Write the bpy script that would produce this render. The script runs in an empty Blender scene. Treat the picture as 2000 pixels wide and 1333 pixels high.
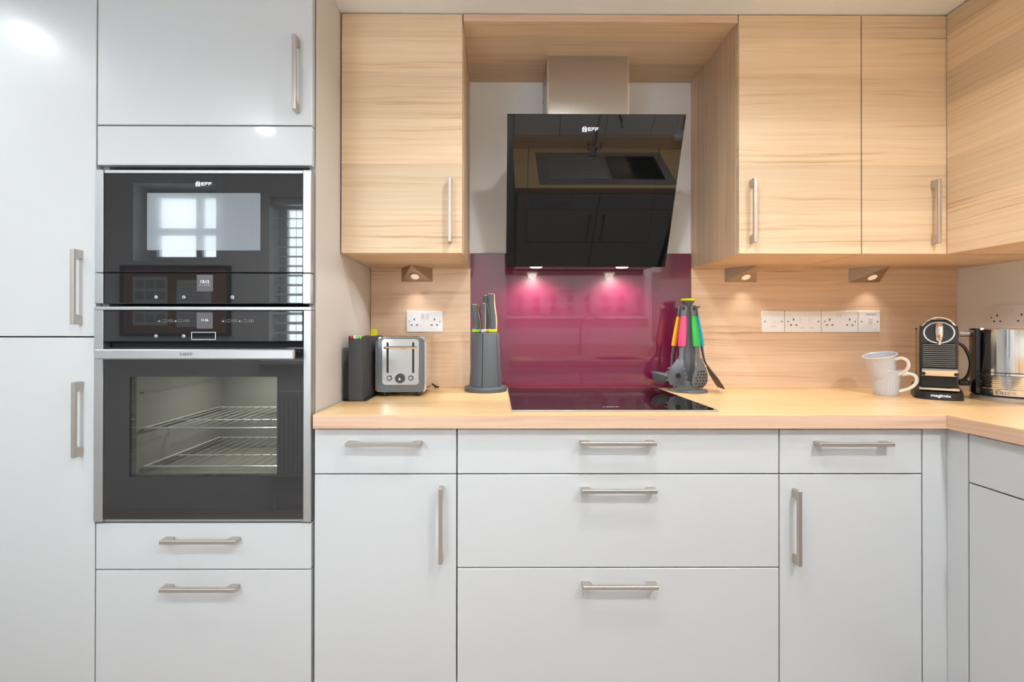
import bpy, bmesh, math, random
from mathutils import Vector, Matrix

random.seed(7)
PI = math.pi
EXPOSURE, SKY, DOWNW, HOODW, UNDERW, OVENW, LEDE = 0.03, 13.0, 8.2, 7.0, 0.42, 2.6, 5.0
scene = bpy.context.scene
col = scene.collection

# ------------------------------------------------------------------ camera, world, exposure
cam_d = bpy.data.cameras.new('camera')
cam_d.sensor_fit = 'HORIZONTAL'
cam_d.sensor_width = 36.0
cam_d.lens = 916.72 / 2000 * 36.0
cam_d.shift_x = (1000 - 974.97) / 2000
cam_d.shift_y = (641.69 - 666.5) / 2000
cam_d.clip_start = 0.02
cam = bpy.data.objects.new('camera', cam_d)
col.objects.link(cam)
cam.matrix_world = (Matrix.Translation((0, -1.8994, 1.1435)) @ Matrix.Rotation(-0.0042, 4, 'Z')
                    @ Matrix.Rotation(PI / 2 + 0.0033, 4, 'X') @ Matrix.Rotation(0.001, 4, 'Z'))
scene.camera = cam

scene.view_settings.view_transform = 'Standard'
scene.view_settings.look = 'None'
scene.view_settings.gamma = 1.0
scene.view_settings.use_curve_mapping = False
scene.view_settings.exposure = EXPOSURE

world = bpy.data.worlds.new('sky')
scene.world = world
world.use_nodes = True
bgn = world.node_tree.nodes['Background']
bgn.inputs['Color'].default_value = (0.84, 0.925, 1.0, 1)
bgn.inputs['Strength'].default_value = SKY

CEIL = 2.176
XR = 1.8566      # right wall
XL = -2.75       # left wall
YF = -2.30       # wall behind the sink run
WT = 0.91        # worktop height
FB = -0.5905     # base and tall unit door fronts
FW = -0.3744     # wall unit door fronts

def portal(x, y, z, sx, sz, rot):
    l = bpy.data.lights.new('daylight_portal', 'AREA')
    l.shape = 'RECTANGLE'; l.size = sx; l.size_y = sz
    l.cycles.is_portal = True
    o = bpy.data.objects.new('daylight_portal', l)
    o.location = (x, y, z); o.rotation_euler = rot
    col.objects.link(o)

WINS = {'window_1': (-2.33, -1.80, 1.58, 2.08), 'window_2': (-1.46, -0.75, 0.95, 2.0), 'window_3': (0.12, 1.28, 1.27, 2.10), 'window_4': (1.38, 1.78, 1.02, 1.66)}
for k, (a, b, c, d) in WINS.items():
    portal((a + b) / 2, YF - 0.14, (c + d) / 2, b - a, d - c, (PI / 2, 0, 0))

# ------------------------------------------------------------------ materials
def srgb(r, g, b):
    f = lambda c: ((c / 255 + 0.055) / 1.055) ** 2.4 if c / 255 > 0.04045 else c / 255 / 12.92
    return (f(r), f(g), f(b), 1)

def mat(name, c, rough=0.5, metal=0.0, coat=0.0, coat_r=0.05, ior=1.5, spec=0.5, trans=0.0, emit=None, es=0, aniso=0.0, noise=0.0, nscale=(8, 8, 8), bump=0.0):
    m = bpy.data.materials.new(name); m.use_nodes = True
    nt = m.node_tree; p = nt.nodes['Principled BSDF']
    p.inputs['Base Color'].default_value = c
    p.inputs['Roughness'].default_value = rough
    p.inputs['Metallic'].default_value = metal
    p.inputs['Coat Weight'].default_value = coat
    p.inputs['Coat Roughness'].default_value = coat_r
    p.inputs['IOR'].default_value = ior
    p.inputs['Specular IOR Level'].default_value = spec
    p.inputs['Transmission Weight'].default_value = trans
    p.inputs['Anisotropic'].default_value = aniso
    if emit:
        p.inputs['Emission Color'].default_value = emit
        p.inputs['Emission Strength'].default_value = es
    if noise or bump:
        g = nt.nodes.new('ShaderNodeNewGeometry')
        mp = nt.nodes.new('ShaderNodeMapping'); mp.inputs['Scale'].default_value = nscale
        n = nt.nodes.new('ShaderNodeTexNoise'); n.inputs['Scale'].default_value = 1; n.inputs['Detail'].default_value = 4
        nt.links.new(g.outputs['Position'], mp.inputs['Vector']); nt.links.new(mp.outputs[0], n.inputs['Vector'])
        if noise:
            mr = nt.nodes.new('ShaderNodeMapRange'); mr.inputs['To Min'].default_value = 1 - noise; mr.inputs['To Max'].default_value = 1 + noise
            nt.links.new(n.outputs['Fac'], mr.inputs['Value'])
            mx = nt.nodes.new('ShaderNodeVectorMath'); mx.operation = 'SCALE'; mx.inputs[0].default_value = c[:3]
            nt.links.new(mr.outputs[0], mx.inputs['Scale']); nt.links.new(mx.outputs[0], p.inputs['Base Color'])
        if bump:
            b = nt.nodes.new('ShaderNodeBump'); b.inputs['Strength'].default_value = bump; b.inputs['Distance'].default_value = 0.002
            nt.links.new(n.outputs['Fac'], b.inputs['Height']); nt.links.new(b.outputs[0], p.inputs['Normal'])
    return m

def wood(name, along, across, light=(236, 211, 180), mid=(226, 196, 160), dark=(186, 144, 106), rough=0.42, plank=0.13, seed=0.0, var=0.13):
    """pale elm-like laminate; grain runs along one world axis, boards stack across another"""
    m = bpy.data.materials.new(name); m.use_nodes = True
    nt = m.node_tree; N = nt.nodes.new; L = nt.links.new
    p = nt.nodes['Principled BSDF']
    p.inputs['Roughness'].default_value = rough
    g = N('ShaderNodeNewGeometry'); sp = N('ShaderNodeSeparateXYZ'); L(g.outputs['Position'], sp.inputs[0])
    third = [a for a in 'XYZ' if a not in (along, across)][0]
    U, V, W = sp.outputs[along], sp.outputs[across], sp.outputs[third]
    def math_(op, a, b=None, c=None):
        n = N('ShaderNodeMath'); n.operation = op
        for i, v in enumerate((a, b, c)):
            if v is None: continue
            if isinstance(v, (int, float)): n.inputs[i].default_value = v
            else: L(v, n.inputs[i])
        return n.outputs[0]
    def vec(a, b, c):
        n = N('ShaderNodeCombineXYZ')
        for i, v in enumerate((a, b, c)):
            if isinstance(v, (int, float)): n.inputs[i].default_value = v
            else: L(v, n.inputs[i])
        return n.outputs[0]
    def noise(v, detail=3, rough_=0.55):
        n = N('ShaderNodeTexNoise'); n.inputs['Scale'].default_value = 1; n.inputs['Detail'].default_value = detail; n.inputs['Roughness'].default_value = rough_
        L(v, n.inputs['Vector']); return n.outputs['Fac']
    # boards of uneven height: warp the across coordinate before cutting it up
    wv = noise(vec(seed, math_('MULTIPLY', V, 6.0), 0.0), 1)
    vb = math_('ADD', math_('DIVIDE', V, plank), math_('MULTIPLY', wv, 1.2))
    pid = math_('FLOOR', math_('ADD', vb, seed))
    wn = N('ShaderNodeTexWhiteNoise'); wn.noise_dimensions = '1D'; L(pid, wn.inputs['W'])
    rnd = wn.outputs['Value']
    uo = math_('ADD', U, math_('MULTIPLY', rnd, 13.0))
    # cathedral figure
    low = noise(vec(math_('MULTIPLY', uo, 2.2), math_('MULTIPLY', V, 9.0), math_('MULTIPLY', W, 4.0)), 2)
    vd = math_('ADD', V, math_('MULTIPLY', low, 0.035))
    fig = noise(vec(math_('MULTIPLY', uo, 1.5), math_('MULTIPLY', vd, 85.0), math_('MULTIPLY', W, 30.0)), 4, 0.6)
    fine = noise(vec(math_('MULTIPLY', uo, 5.0), math_('MULTIPLY', vd, 330.0), math_('MULTIPLY', W, 200.0)), 2, 0.5)
    big = noise(vec(math_('MULTIPLY', uo, 1.1), math_('MULTIPLY', vd, 12.0), 3.0), 2)
    f = math_('ADD', math_('MULTIPLY', fig, 0.62), math_('ADD', math_('MULTIPLY', fine, 0.20), math_('MULTIPLY', big, 0.30)))
    r = N('ShaderNodeValToRGB'); L(f, r.inputs['Fac'])
    e = r.color_ramp.elements
    e[0].position = 0.36; e[0].color = srgb(*dark)
    e[1].position = 0.74; e[1].color = srgb(*light)
    q = r.color_ramp.elements.new(0.50); q.color = srgb(*mid)
    q = r.color_ramp.elements.new(0.60); q.color = srgb(*[(a + b) / 2 for a, b in zip(mid, light)])
    mr = N('ShaderNodeMapRange'); mr.inputs['To Min'].default_value = 1 - var; mr.inputs['To Max'].default_value = 1 + var * 0.7
    L(rnd, mr.inputs['Value'])
    vm = N('ShaderNodeVectorMath'); vm.operation = 'SCALE'; L(r.outputs['Color'], vm.inputs[0]); L(mr.outputs[0], vm.inputs['Scale'])
    L(vm.outputs[0], p.inputs['Base Color'])
    b = N('ShaderNodeBump'); b.inputs['Strength'].default_value = 0.08; b.inputs['Distance'].default_value = 0.001
    L(fine, b.inputs['Height']); L(b.outputs[0], p.inputs['Normal'])
    return m

def thin_glass(name, tint, gloss_rough=0.0, ior=1.5):
    """clear sheet: lets light straight through, mirrors by Fresnel"""
    m = bpy.data.materials.new(name); m.use_nodes = True
    nt = m.node_tree; nt.nodes.remove(nt.nodes['Principled BSDF'])
    out = nt.nodes['Material Output']
    t = nt.nodes.new('ShaderNodeBsdfTransparent'); t.inputs['Color'].default_value = tint
    g = nt.nodes.new('ShaderNodeBsdfGlossy'); g.inputs['Roughness'].default_value = gloss_rough
    fr = nt.nodes.new('ShaderNodeFresnel'); fr.inputs['IOR'].default_value = ior
    mx = nt.nodes.new('ShaderNodeMixShader')
    nt.links.new(fr.outputs[0], mx.inputs['Fac']); nt.links.new(t.outputs[0], mx.inputs[1]); nt.links.new(g.outputs[0], mx.inputs[2])
    nt.links.new(mx.outputs[0], out.inputs['Surface'])
    return m

def stripes(name, c1, c2, axis_angle, count, rough=0.35, width=0.5):
    """fine vertical print around a round pot, by angle about the object's own axis"""
    m = mat(name, c1, rough)
    nt = m.node_tree; p = nt.nodes['Principled BSDF']
    tc = nt.nodes.new('ShaderNodeTexCoord'); s = nt.nodes.new('ShaderNodeSeparateXYZ'); nt.links.new(tc.outputs['Object'], s.inputs[0])
    a = nt.nodes.new('ShaderNodeMath'); a.operation = 'ARCTAN2'; nt.links.new(s.outputs['Y'], a.inputs[0]); nt.links.new(s.outputs['X'], a.inputs[1])
    b = nt.nodes.new('ShaderNodeMath'); b.operation = 'MULTIPLY'; b.inputs[1].default_value = count; nt.links.new(a.outputs[0], b.inputs[0])
    c = nt.nodes.new('ShaderNodeMath'); c.operation = 'SINE'; nt.links.new(b.outputs[0], c.inputs[0])
    d = nt.nodes.new('ShaderNodeMapRange'); d.inputs['From Min'].default_value = -0.4; d.inputs['From Max'].default_value = 0.4; nt.links.new(c.outputs[0], d.inputs['Value'])
    x = nt.nodes.new('ShaderNodeMix'); x.data_type = 'RGBA'; x.inputs[6].default_value = c1; x.inputs[7].default_value = c2
    nt.links.new(d.outputs[0], x.inputs[0]); nt.links.new(x.outputs[2], p.inputs['Base Color'])
    return m

M = {}
M['cab'] = mat('grey_gloss_lacquer', srgb(205, 206, 208), 0.36, coat=0.4, coat_r=0.22, noise=0.006, nscale=(3, 3, 3))
M['cab_gloss'] = mat('grey_high_gloss_lacquer', srgb(205, 206, 208), 0.30, coat=0.6, coat_r=0.05, noise=0.006, nscale=(3, 3, 3))
M['cab_satin'] = mat('grey_satin_lacquer', srgb(204, 205, 206), 0.45, coat=0.3, coat_r=0.24, noise=0.006, nscale=(3, 3, 3))
M['cab_side'] = mat('grey_side_laminate', srgb(212, 207, 202), 0.5, coat=0.0, coat_r=0.2, noise=0.006, nscale=(3, 3, 3))
M['carcass'] = mat('grey_melamine', srgb(150, 150, 150), 0.6, noise=0.01)
M['plinth'] = mat('plinth_grey', srgb(160, 160, 162), 0.5, noise=0.01)
M['nickel'] = mat('brushed_nickel', srgb(198, 190, 182), 0.45, 1.0, aniso=0.3, noise=0.03, nscale=(60, 300, 300))
M['steel'] = mat('brushed_steel', srgb(192, 192, 193), 0.48, 1.0, noise=0.02, nscale=(200, 200, 4))
M['steel_warm'] = mat('chimney_steel', srgb(188, 182, 176), 0.33, 1.0, noise=0.02, nscale=(300, 300, 3))
M['chrome'] = mat('chrome', srgb(225, 225, 226), 0.06, 1.0, noise=0.005)
M['mirror_steel'] = mat('polished_steel', srgb(222, 220, 218), 0.09, 1.0, noise=0.01, nscale=(40, 40, 2))
M['bronze'] = mat('lamp_nickel', srgb(186, 168, 148), 0.4, 1.0, noise=0.04, nscale=(200, 200, 200))
M['wood_x'] = wood('elm_doors', 'X', 'Z', plank=0.14, seed=0.3)
M['wood_back'] = wood('elm_backsplash_shaded', 'X', 'Z', plank=0.19, seed=2.7, light=(232, 203, 174), mid=(220, 187, 156), dark=(178, 136, 104))  # same laminate as the doors, its weaker light toned into the colours
M['wood_y'] = wood('elm_return_doors', 'Y', 'Z', plank=0.15, seed=5.1)
M['wood_z'] = wood('elm_end_panels', 'Z', 'Y', plank=0.17, seed=1.7, light=(230, 200, 168), mid=(219, 186, 152), dark=(190, 152, 120))
M['wood_soffit'] = wood('elm_soffit', 'X', 'Y', plank=0.16, seed=4.2, light=(232, 202, 168), mid=(222, 187, 150), dark=(194, 153, 118))
M['wood_soffit_y'] = wood('elm_soffit_return', 'Y', 'X', plank=0.16, seed=4.9, light=(232, 202, 168), mid=(222, 187, 150), dark=(194, 153, 118))
M['wood_top'] = wood('elm_worktop', 'X', 'Y', plank=0.10, seed=8.3, rough=0.30, light=(240, 206, 154), mid=(234, 194, 140), dark=(208, 160, 108), var=0.05)
M['wood_top_y'] = wood('elm_worktop_return', 'Y', 'X', plank=0.10, seed=9.9, rough=0.30, light=(240, 206, 154), mid=(234, 194, 140), dark=(208, 160, 108), var=0.05)
M['wood_edge'] = wood('elm_worktop_edge_shaded', 'X', 'Z', plank=0.4, seed=3.3, light=(226, 192, 164), mid=(214, 178, 150), dark=(188, 148, 120), var=0.03)  # pinker and darker than the top: shade put into the colours
M['wood_edge_y'] = wood('elm_worktop_edge_return_shaded', 'Y', 'Z', plank=0.4, seed=3.9, light=(226, 192, 164), mid=(214, 178, 150), dark=(188, 148, 120), var=0.03)  # return strip with the same painted-in shade
M['wall'] = mat('white_wall_paint', srgb(236, 236, 236), 0.75, noise=0.008, nscale=(5, 5, 5), bump=0.03)
M['ceiling'] = mat('white_ceiling_paint', srgb(240, 240, 240), 0.8, noise=0.008, nscale=(5, 5, 5))
M['white_gloss'] = mat('white_gloss_paint', srgb(232, 232, 232), 0.3, noise=0.005)
M['floor'] = wood('pale_bounce_floor', 'X', 'Y', plank=0.12, seed=6.6, rough=0.35, light=(214, 201, 190), mid=(198, 184, 172), dark=(162, 146, 134), var=0.10)  # pale and near neutral, raised to bounce light up onto the units
M['magenta'] = mat('magenta_glass', srgb(104, 7, 54), 0.35, coat=1.0, coat_r=0.0, noise=0.01)
M['magenta'].node_tree.nodes['Principled BSDF'].inputs['Coat IOR'].default_value = 1.62
M['black_glass'] = mat('black_glass', srgb(38, 38, 40), 0.02, noise=0.02, ior=1.85)
M['rack'] = mat('rack_steel_lit', srgb(215, 215, 212), 0.35, 0.3, noise=0.02)  # rack bars, painted bright as the lit part
M['rack_dim'] = mat('rack_steel_dimmed', srgb(128, 128, 124), 0.4, 0.0, noise=0.02)  # rods of the same rack, dimness painted into their colour
M['hob_glass'] = mat('hob_glass', srgb(9, 8, 9), 0.015, noise=0.02, ior=1.6)
M['hood_glass'] = mat('hood_black_glass', srgb(16, 16, 16), 0.02, noise=0.02, ior=1.5)
M['black'] = mat('black_plastic', srgb(24, 24, 26), 0.4, noise=0.03)
M['black_gloss'] = mat('black_gloss_plastic', srgb(20, 22, 27), 0.14, coat=0.5, noise=0.03)
M['matte_black'] = mat('matt_black', srgb(18, 18, 18), 0.7, noise=0.03)
M['grey_plastic'] = mat('slate_grey_plastic', srgb(84, 90, 96), 0.45, noise=0.03)
M['grey_tool'] = mat('grey_nylon', srgb(96, 101, 106), 0.42, noise=0.03)
M['grey_dark'] = mat('charcoal_plastic', srgb(58, 60, 65), 0.45, noise=0.03)
M['toaster_grey'] = mat('toaster_grey_enamel', srgb(92, 98, 104), 0.22, coat=0.4, noise=0.02)
M['socket'] = mat('white_socket_plastic', srgb(236, 236, 238), 0.25, noise=0.004)
M['socket_hole'] = mat('socket_slot_black', srgb(30, 30, 32), 0.6, noise=0.02)
M['screw'] = mat('screw_steel', srgb(140, 138, 134), 0.35, 1.0, noise=0.05, nscale=(300, 300, 300))
M['enamel'] = mat('oven_enamel', srgb(112, 113, 109), 0.35, noise=0.06, nscale=(30, 30, 30))
M['pane'] = thin_glass('oven_window_glass', (0.78, 0.79, 0.77, 1))
M['window_glass'] = thin_glass('window_glass', (0.97, 0.98, 0.98, 1))
M['tank'] = thin_glass('clear_tank', (0.93, 0.93, 0.93, 1))
M['led'] = mat('led_lens', srgb(255, 244, 226), 0.4, emit=srgb(255, 236, 205), es=LEDE, noise=0.002)
M['led_dim'] = mat('led_lens_small', srgb(240, 232, 220), 0.4, emit=srgb(255, 236, 210), es=0.35, noise=0.002)
M['print'] = mat('white_print', srgb(225, 228, 232), 0.5, emit=srgb(225, 230, 238), es=0.35, noise=0.002)
M['print_dim'] = mat('grey_print', srgb(150, 154, 158), 0.5, noise=0.002)
M['engrave'] = mat('engraved_grey', srgb(118, 116, 114), 0.5, noise=0.01)
M['screen'] = mat('display_screen', srgb(96, 92, 95), 0.2, emit=srgb(120, 116, 120), es=0.1, noise=0.01)
M['screen_dark'] = mat('display_dark', srgb(40, 40, 43), 0.1, noise=0.01)
for k, c in dict(yellow=(226, 214, 22), lime=(150, 205, 40), green=(44, 178, 74), pink=(240, 70, 118), orange=(250, 168, 36), cyan=(24, 164, 196), red=(214, 76, 92), mint=(150, 208, 190), lilac=(186, 176, 222), cream=(238, 226, 206), amber=(236, 196, 40), blue=(60, 110, 180)).items():
    M[k] = mat(k + '_plastic', srgb(*c), 0.4, noise=0.02)
M['grille'] = mat('grey_louvre_metal', srgb(150, 152, 150), 0.3, 0.8, noise=0.02)
M['rim'] = mat('pale_yellow_rim', srgb(220, 196, 140), 0.4, noise=0.02)
M['cup'] = stripes('ribbed_white_china', srgb(218, 218, 221), srgb(170, 174, 190), 0, 58)
M['china'] = mat('white_china', srgb(228, 226, 223), 0.22, noise=0.004)
M['tile'] = mat('white_wall_tile', srgb(226, 226, 226), 0.2, noise=0.01)
M['grout'] = mat('grey_grout', srgb(170, 168, 165), 0.8, noise=0.02)
M['cork'] = mat('cork_board', srgb(150, 108, 74), 0.8, noise=0.15, nscale=(120, 120, 120))
M['paper'] = mat('paper', srgb(228, 228, 226), 0.7, noise=0.01)
M['paper_ink'] = mat('paper_grey_block', srgb(168, 180, 176), 0.7, noise=0.05, nscale=(60, 60, 60))
M['blind'] = mat('roman_blind_linen', srgb(196, 190, 184), 0.8, noise=0.05, nscale=(300, 300, 300))
nt = M['blind'].node_tree; tr = nt.nodes.new('ShaderNodeBsdfTranslucent'); tr.inputs['Color'].default_value = srgb(225, 220, 212); mxs = nt.nodes.new('ShaderNodeMixShader'); mxs.inputs['Fac'].default_value = 0.5
nt.links.new(nt.nodes['Principled BSDF'].outputs[0], mxs.inputs[1]); nt.links.new(tr.outputs[0], mxs.inputs[2]); nt.links.new(mxs.outputs[0], nt.nodes['Material Output'].inputs['Surface'])
M['blind_print'] = mat('blind_print_grey', srgb(120, 112, 112), 0.8, noise=0.05, nscale=(60, 60, 60))
M['shutter'] = mat('shutter_white', srgb(222, 224, 226), 0.4, noise=0.01)
M['radiator'] = mat('radiator_enamel', srgb(226, 226, 224), 0.3, noise=0.01)

def mesh_screen():
    m = mat('microwave_screen', srgb(112, 120, 126), 0.12, coat=1.0, coat_r=0.02)
    nt = m.node_tree; p = nt.nodes['Principled BSDF']
    tc = nt.nodes.new('ShaderNodeNewGeometry')
    mp = nt.nodes.new('ShaderNodeMapping'); mp.inputs['Scale'].default_value = (450, 450, 450)
    v = nt.nodes.new('ShaderNodeTexVoronoi'); v.inputs['Scale'].default_value = 1; v.inputs['Randomness'].default_value = 0
    r = nt.nodes.new('ShaderNodeMapRange'); r.inputs['From Min'].default_value = 0.28; r.inputs['From Max'].default_value = 0.42
    r.inputs['To Min'].default_value = 0.0; r.inputs['To Max'].default_value = 1.0
    x = nt.nodes.new('ShaderNodeMix'); x.data_type = 'RGBA'; x.inputs[6].default_value = srgb(84, 88, 92); x.inputs[7].default_value = srgb(138, 146, 152)
    nt.links.new(tc.outputs['Position'], mp.inputs[0]); nt.links.new(mp.outputs[0], v.inputs['Vector'])
    nt.links.new(v.outputs['Distance'], r.inputs['Value']); nt.links.new(r.outputs[0], x.inputs[0]); nt.links.new(x.outputs[2], p.inputs['Base Color'])
    return m
M['mesh_screen'] = mesh_screen()

# ------------------------------------------------------------------ mesh helpers
def nb(): return bmesh.new()

def box(bm, x0, x1, y0, y1, z0, z1, bev=0.0, seg=1):
    vs = bmesh.ops.create_cube(bm, size=1.0)['verts']
    for v in vs:
        v.co = Vector(((x0 + x1) / 2 + v.co.x * (x1 - x0), (y0 + y1) / 2 + v.co.y * (y1 - y0), (z0 + z1) / 2 + v.co.z * (z1 - z0)))
    if bev > 0:
        es = list({e for v in vs for e in v.link_edges})
        bmesh.ops.bevel(bm, geom=es, offset=bev, segments=seg, affect='EDGES', profile=0.5)
    return bm

def prism(bm, pts, axis, a, b):
    """extrude a 2-D outline along an axis; pts are the two other coordinates in order"""
    def P(u, v, w):
        return {'X': (w, u, v), 'Y': (u, w, v), 'Z': (u, v, w)}[axis]
    A = [bm.verts.new(P(u, v, a)) for u, v in pts]
    B = [bm.verts.new(P(u, v, b)) for u, v in pts]
    n = len(pts); fs = []
    fs.append(bm.faces.new(A)); fs.append(bm.faces.new(B[::-1]))
    for i in range(n):
        fs.append(bm.faces.new((A[i], B[i], B[(i + 1) % n], A[(i + 1) % n])))
    bmesh.ops.recalc_face_normals(bm, faces=fs)
    return bm

def frame(bm, x0, x1, z0, z1, hx0, hx1, hz0, hz1, y0, y1):
    """flat ring in the XZ plane"""
    box(bm, x0, hx0, y0, y1, z0, z1); box(bm, hx1, x1, y0, y1, z0, z1)
    box(bm, hx0, hx1, y0, y1, z0, hz0); box(bm, hx0, hx1, y0, y1, hz1, z1)
    return bm

def rrect(x0, x1, z0, z1, r, n=5):
    pts = []
    for cx, cz, a0 in ((x1 - r, z1 - r, 0), (x0 + r, z1 - r, 90), (x0 + r, z0 + r, 180), (x1 - r, z0 + r, 270)):
        for i in range(n + 1):
            a = math.radians(a0 + 90 * i / n)
            pts.append((cx + r * math.cos(a), cz + r * math.sin(a)))
    return pts

def lathe(bm, prof, c=(0, 0, 0), seg=40, cap=True):
    rings = []
    for r, z in prof:
        rings.append([bm.verts.new((c[0] + r * math.cos(2 * PI * i / seg), c[1] + r * math.sin(2 * PI * i / seg), c[2] + z)) for i in range(seg)])
    fs = []
    for a, b in zip(rings, rings[1:]):
        for i in range(seg):
            fs.append(bm.faces.new((a[i], a[(i + 1) % seg], b[(i + 1) % seg], b[i])))
    if cap:
        fs.append(bm.faces.new(rings[0][::-1])); fs.append(bm.faces.new(rings[-1]))
    bmesh.ops.recalc_face_normals(bm, faces=fs)
    return bm

def tube(bm, pts, rad, seg=10, flat=None, up=None):
    """sweep a circle (or ellipse: flat=(w,h) multipliers) along points"""
    pts = [Vector(p) for p in pts]
    n = len(pts)
    rads = rad if isinstance(rad, (list, tuple)) else [rad] * n
    rings = []; ref = Vector(up) if up else None
    for i, p in enumerate(pts):
        t = (pts[min(i + 1, n - 1)] - pts[max(i - 1, 0)]).normalized()
        if ref is None:
            ref = Vector((0, 0, 1)) if abs(t.z) < 0.9 else Vector((1, 0, 0))
        s = t.cross(ref).normalized(); u = s.cross(t).normalized()
        if not up: ref = u
        fw, fh = flat[i] if isinstance(flat, list) else (flat or (1, 1))
        rings.append([bm.verts.new(p + (s * math.cos(2 * PI * k / seg) * fw + u * math.sin(2 * PI * k / seg) * fh) * rads[i]) for k in range(seg)])
    fs = []
    for a, b in zip(rings, rings[1:]):
        for k in range(seg):
            fs.append(bm.faces.new((a[k], a[(k + 1) % seg], b[(k + 1) % seg], b[k])))
    fs.append(bm.faces.new(rings[0][::-1])); fs.append(bm.faces.new(rings[-1]))
    bmesh.ops.recalc_face_normals(bm, faces=fs)
    return bm

def cyl(bm, p0, p1, r0, r1=None, seg=24):
    return tube(bm, [p0, p1], [r0, r0 if r1 is None else r1], seg)

def grid_surface(bm, fn, nu, nv, thick=0.0):
    """a sheet from fn(u,v), u,v in 0..1, optionally thickened by solidify-like offset"""
    vs = [[bm.verts.new(fn(i / nu, j / nv)) for j in range(nv + 1)] for i in range(nu + 1)]
    fs = [bm.faces.new((vs[i][j], vs[i + 1][j], vs[i + 1][j + 1], vs[i][j + 1])) for i in range(nu) for j in range(nv)]
    bmesh.ops.recalc_face_normals(bm, faces=fs)
    if thick:
        bmesh.ops.solidify(bm, geom=fs, thickness=thick)
    return bm

def bez(p, n=14):
    """smooth polyline through control points (Catmull-Rom)"""
    P = [Vector(q) for q in p]; P = [P[0] * 2 - P[1]] + P + [P[-1] * 2 - P[-2]]
    out = []
    for i in range(1, len(P) - 2):
        for k in range(n):
            t = k / n
            out.append(0.5 * ((2 * P[i]) + (-P[i - 1] + P[i + 1]) * t + (2 * P[i - 1] - 5 * P[i] + 4 * P[i + 1] - P[i + 2]) * t * t + (-P[i - 1] + 3 * P[i] - 3 * P[i + 1] + P[i + 2]) * t ** 3))
    out.append(P[-2]); return out

def root_of(o):
    while o.parent: o = o.parent
    return o

def obj(name, bm, m, parent=None, label=None, world=False, smooth=25, kind=None):
    """link a bmesh as one object; world=True: coordinates are world ones (the root is unrotated)"""
    if world and parent is not None:
        bmesh.ops.translate(bm, verts=bm.verts, vec=-root_of(parent).location)
    me = bpy.data.meshes.new(name); bm.to_mesh(me); bm.free()
    mm = M[m] if isinstance(m, str) else m
    me.materials.append(mm)
    if smooth:
        me.polygons.foreach_set('use_smooth', [True] * len(me.polygons))
        me.set_sharp_from_angle(angle=math.radians(smooth))
    o = bpy.data.objects.new(name, me); col.objects.link(o)
    if parent is not None: o.parent = parent
    if label: o['label'] = label
    if kind: o['kind'] = kind
    return o

def thing(name, label, cat, loc=(0, 0, 0), rotz=0.0, group=None):
    o = bpy.data.objects.new(name, None); col.objects.link(o)
    o.empty_display_size = 0.05
    o.location = loc; o.rotation_euler = (0, 0, rotz)
    o['label'] = label; o['category'] = cat
    if group: o['group'] = group
    return o

def tag(o, label, cat, group=None):
    o['label'] = label; o['category'] = cat
    if group: o['group'] = group
    return o

def struct(name, bm, m, **k):
    return obj(name, bm, m, kind='structure', **k)

def text(name, s, size, m, parent, loc, rot=(PI / 2, 0, 0), ext=0.0003, sx=1.0, bold=0.0, align='CENTER', bend=None):
    """flat lettering as a mesh part"""
    c = bpy.data.curves.new('lettering', 'FONT'); c.body = s; c.size = size; c.extrude = ext; c.offset = bold
    c.align_x = align; c.align_y = 'CENTER'; c.resolution_u = 3
    t = bpy.data.objects.new('lettering', c); col.objects.link(t)
    dg = bpy.context.evaluated_depsgraph_get()
    me = bpy.data.meshes.new_from_object(t.evaluated_get(dg))
    bpy.data.objects.remove(t); bpy.data.curves.remove(c)
    me.transform(Matrix.Translation(loc) @ Matrix.Rotation(rot[2], 4, 'Z') @ Matrix.Rotation(rot[1], 4, 'Y') @ Matrix.Rotation(rot[0], 4, 'X') @ Matrix.Diagonal((sx, 1, 1, 1)))
    if bend:   # wrap round a vertical cylinder of radius bend[0], centred on azimuth bend[1]
        for v in me.vertices:
            a = bend[1] + v.co.x / bend[0]; r = -v.co.y
            v.co = Vector((r * math.cos(a), r * math.sin(a), v.co.z))
    me.materials.clear(); me.materials.append(M[m])
    o = bpy.data.objects.new(name, me); col.objects.link(o); o.parent = parent
    return o

def emblem(name, h, m, parent, loc, tilt=0.0, ext=0.0004):
    """round badge with a slanted letter beside three wide capitals"""
    bm = nb()
    R, w, n = h * 0.62, h * 0.16, 24
    cx = -h * 1.55
    for i in range(n):
        a, b = 2 * PI * i / n, 2 * PI * (i + 1) / n
        q = [(cx + r * math.cos(t), r * math.sin(t)) for r, t in ((R, a), (R, b), (R - w, b), (R - w, a))]
        prism(bm, q, 'Y', -ext, ext)
    for q in ([(-.34, -.36), (-.18, -.36), (-.18, .36), (-.34, .36)], [(.18, -.36), (.34, -.36), (.34, .36), (.18, .36)], [(-.34, .36), (-.14, .36), (.34, -.36), (.14, -.36)],
              [(-.62, -.62), (.62, -.62), (.62, -.5), (-.62, -.5)]):
        prism(bm, [(cx + x * h, z * h) for x, z in q], 'Y', -ext, ext)
    for k, L in enumerate('EFF'):
        ox = -h * 0.72 + k * h * 0.92
        W = h * 0.76
        bars = [(0, .2, -.42, .42), (0, 1, .24, .42), (0, .9, -.09, .09)] + ([(0, 1, -.42, -.24)] if L == 'E' else [])
        for a, b, c, d in bars:
            prism(bm, [(ox + a * W, c * h), (ox + b * W, c * h), (ox + b * W, d * h), (ox + a * W, d * h)], 'Y', -ext * 0.9, ext * 0.9)
    bmesh.ops.transform(bm, matrix=Matrix.Translation(loc) @ Matrix.Rotation(tilt, 4, 'X'), verts=bm.verts)
    return obj(name, bm, m, parent, smooth=0)

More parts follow.
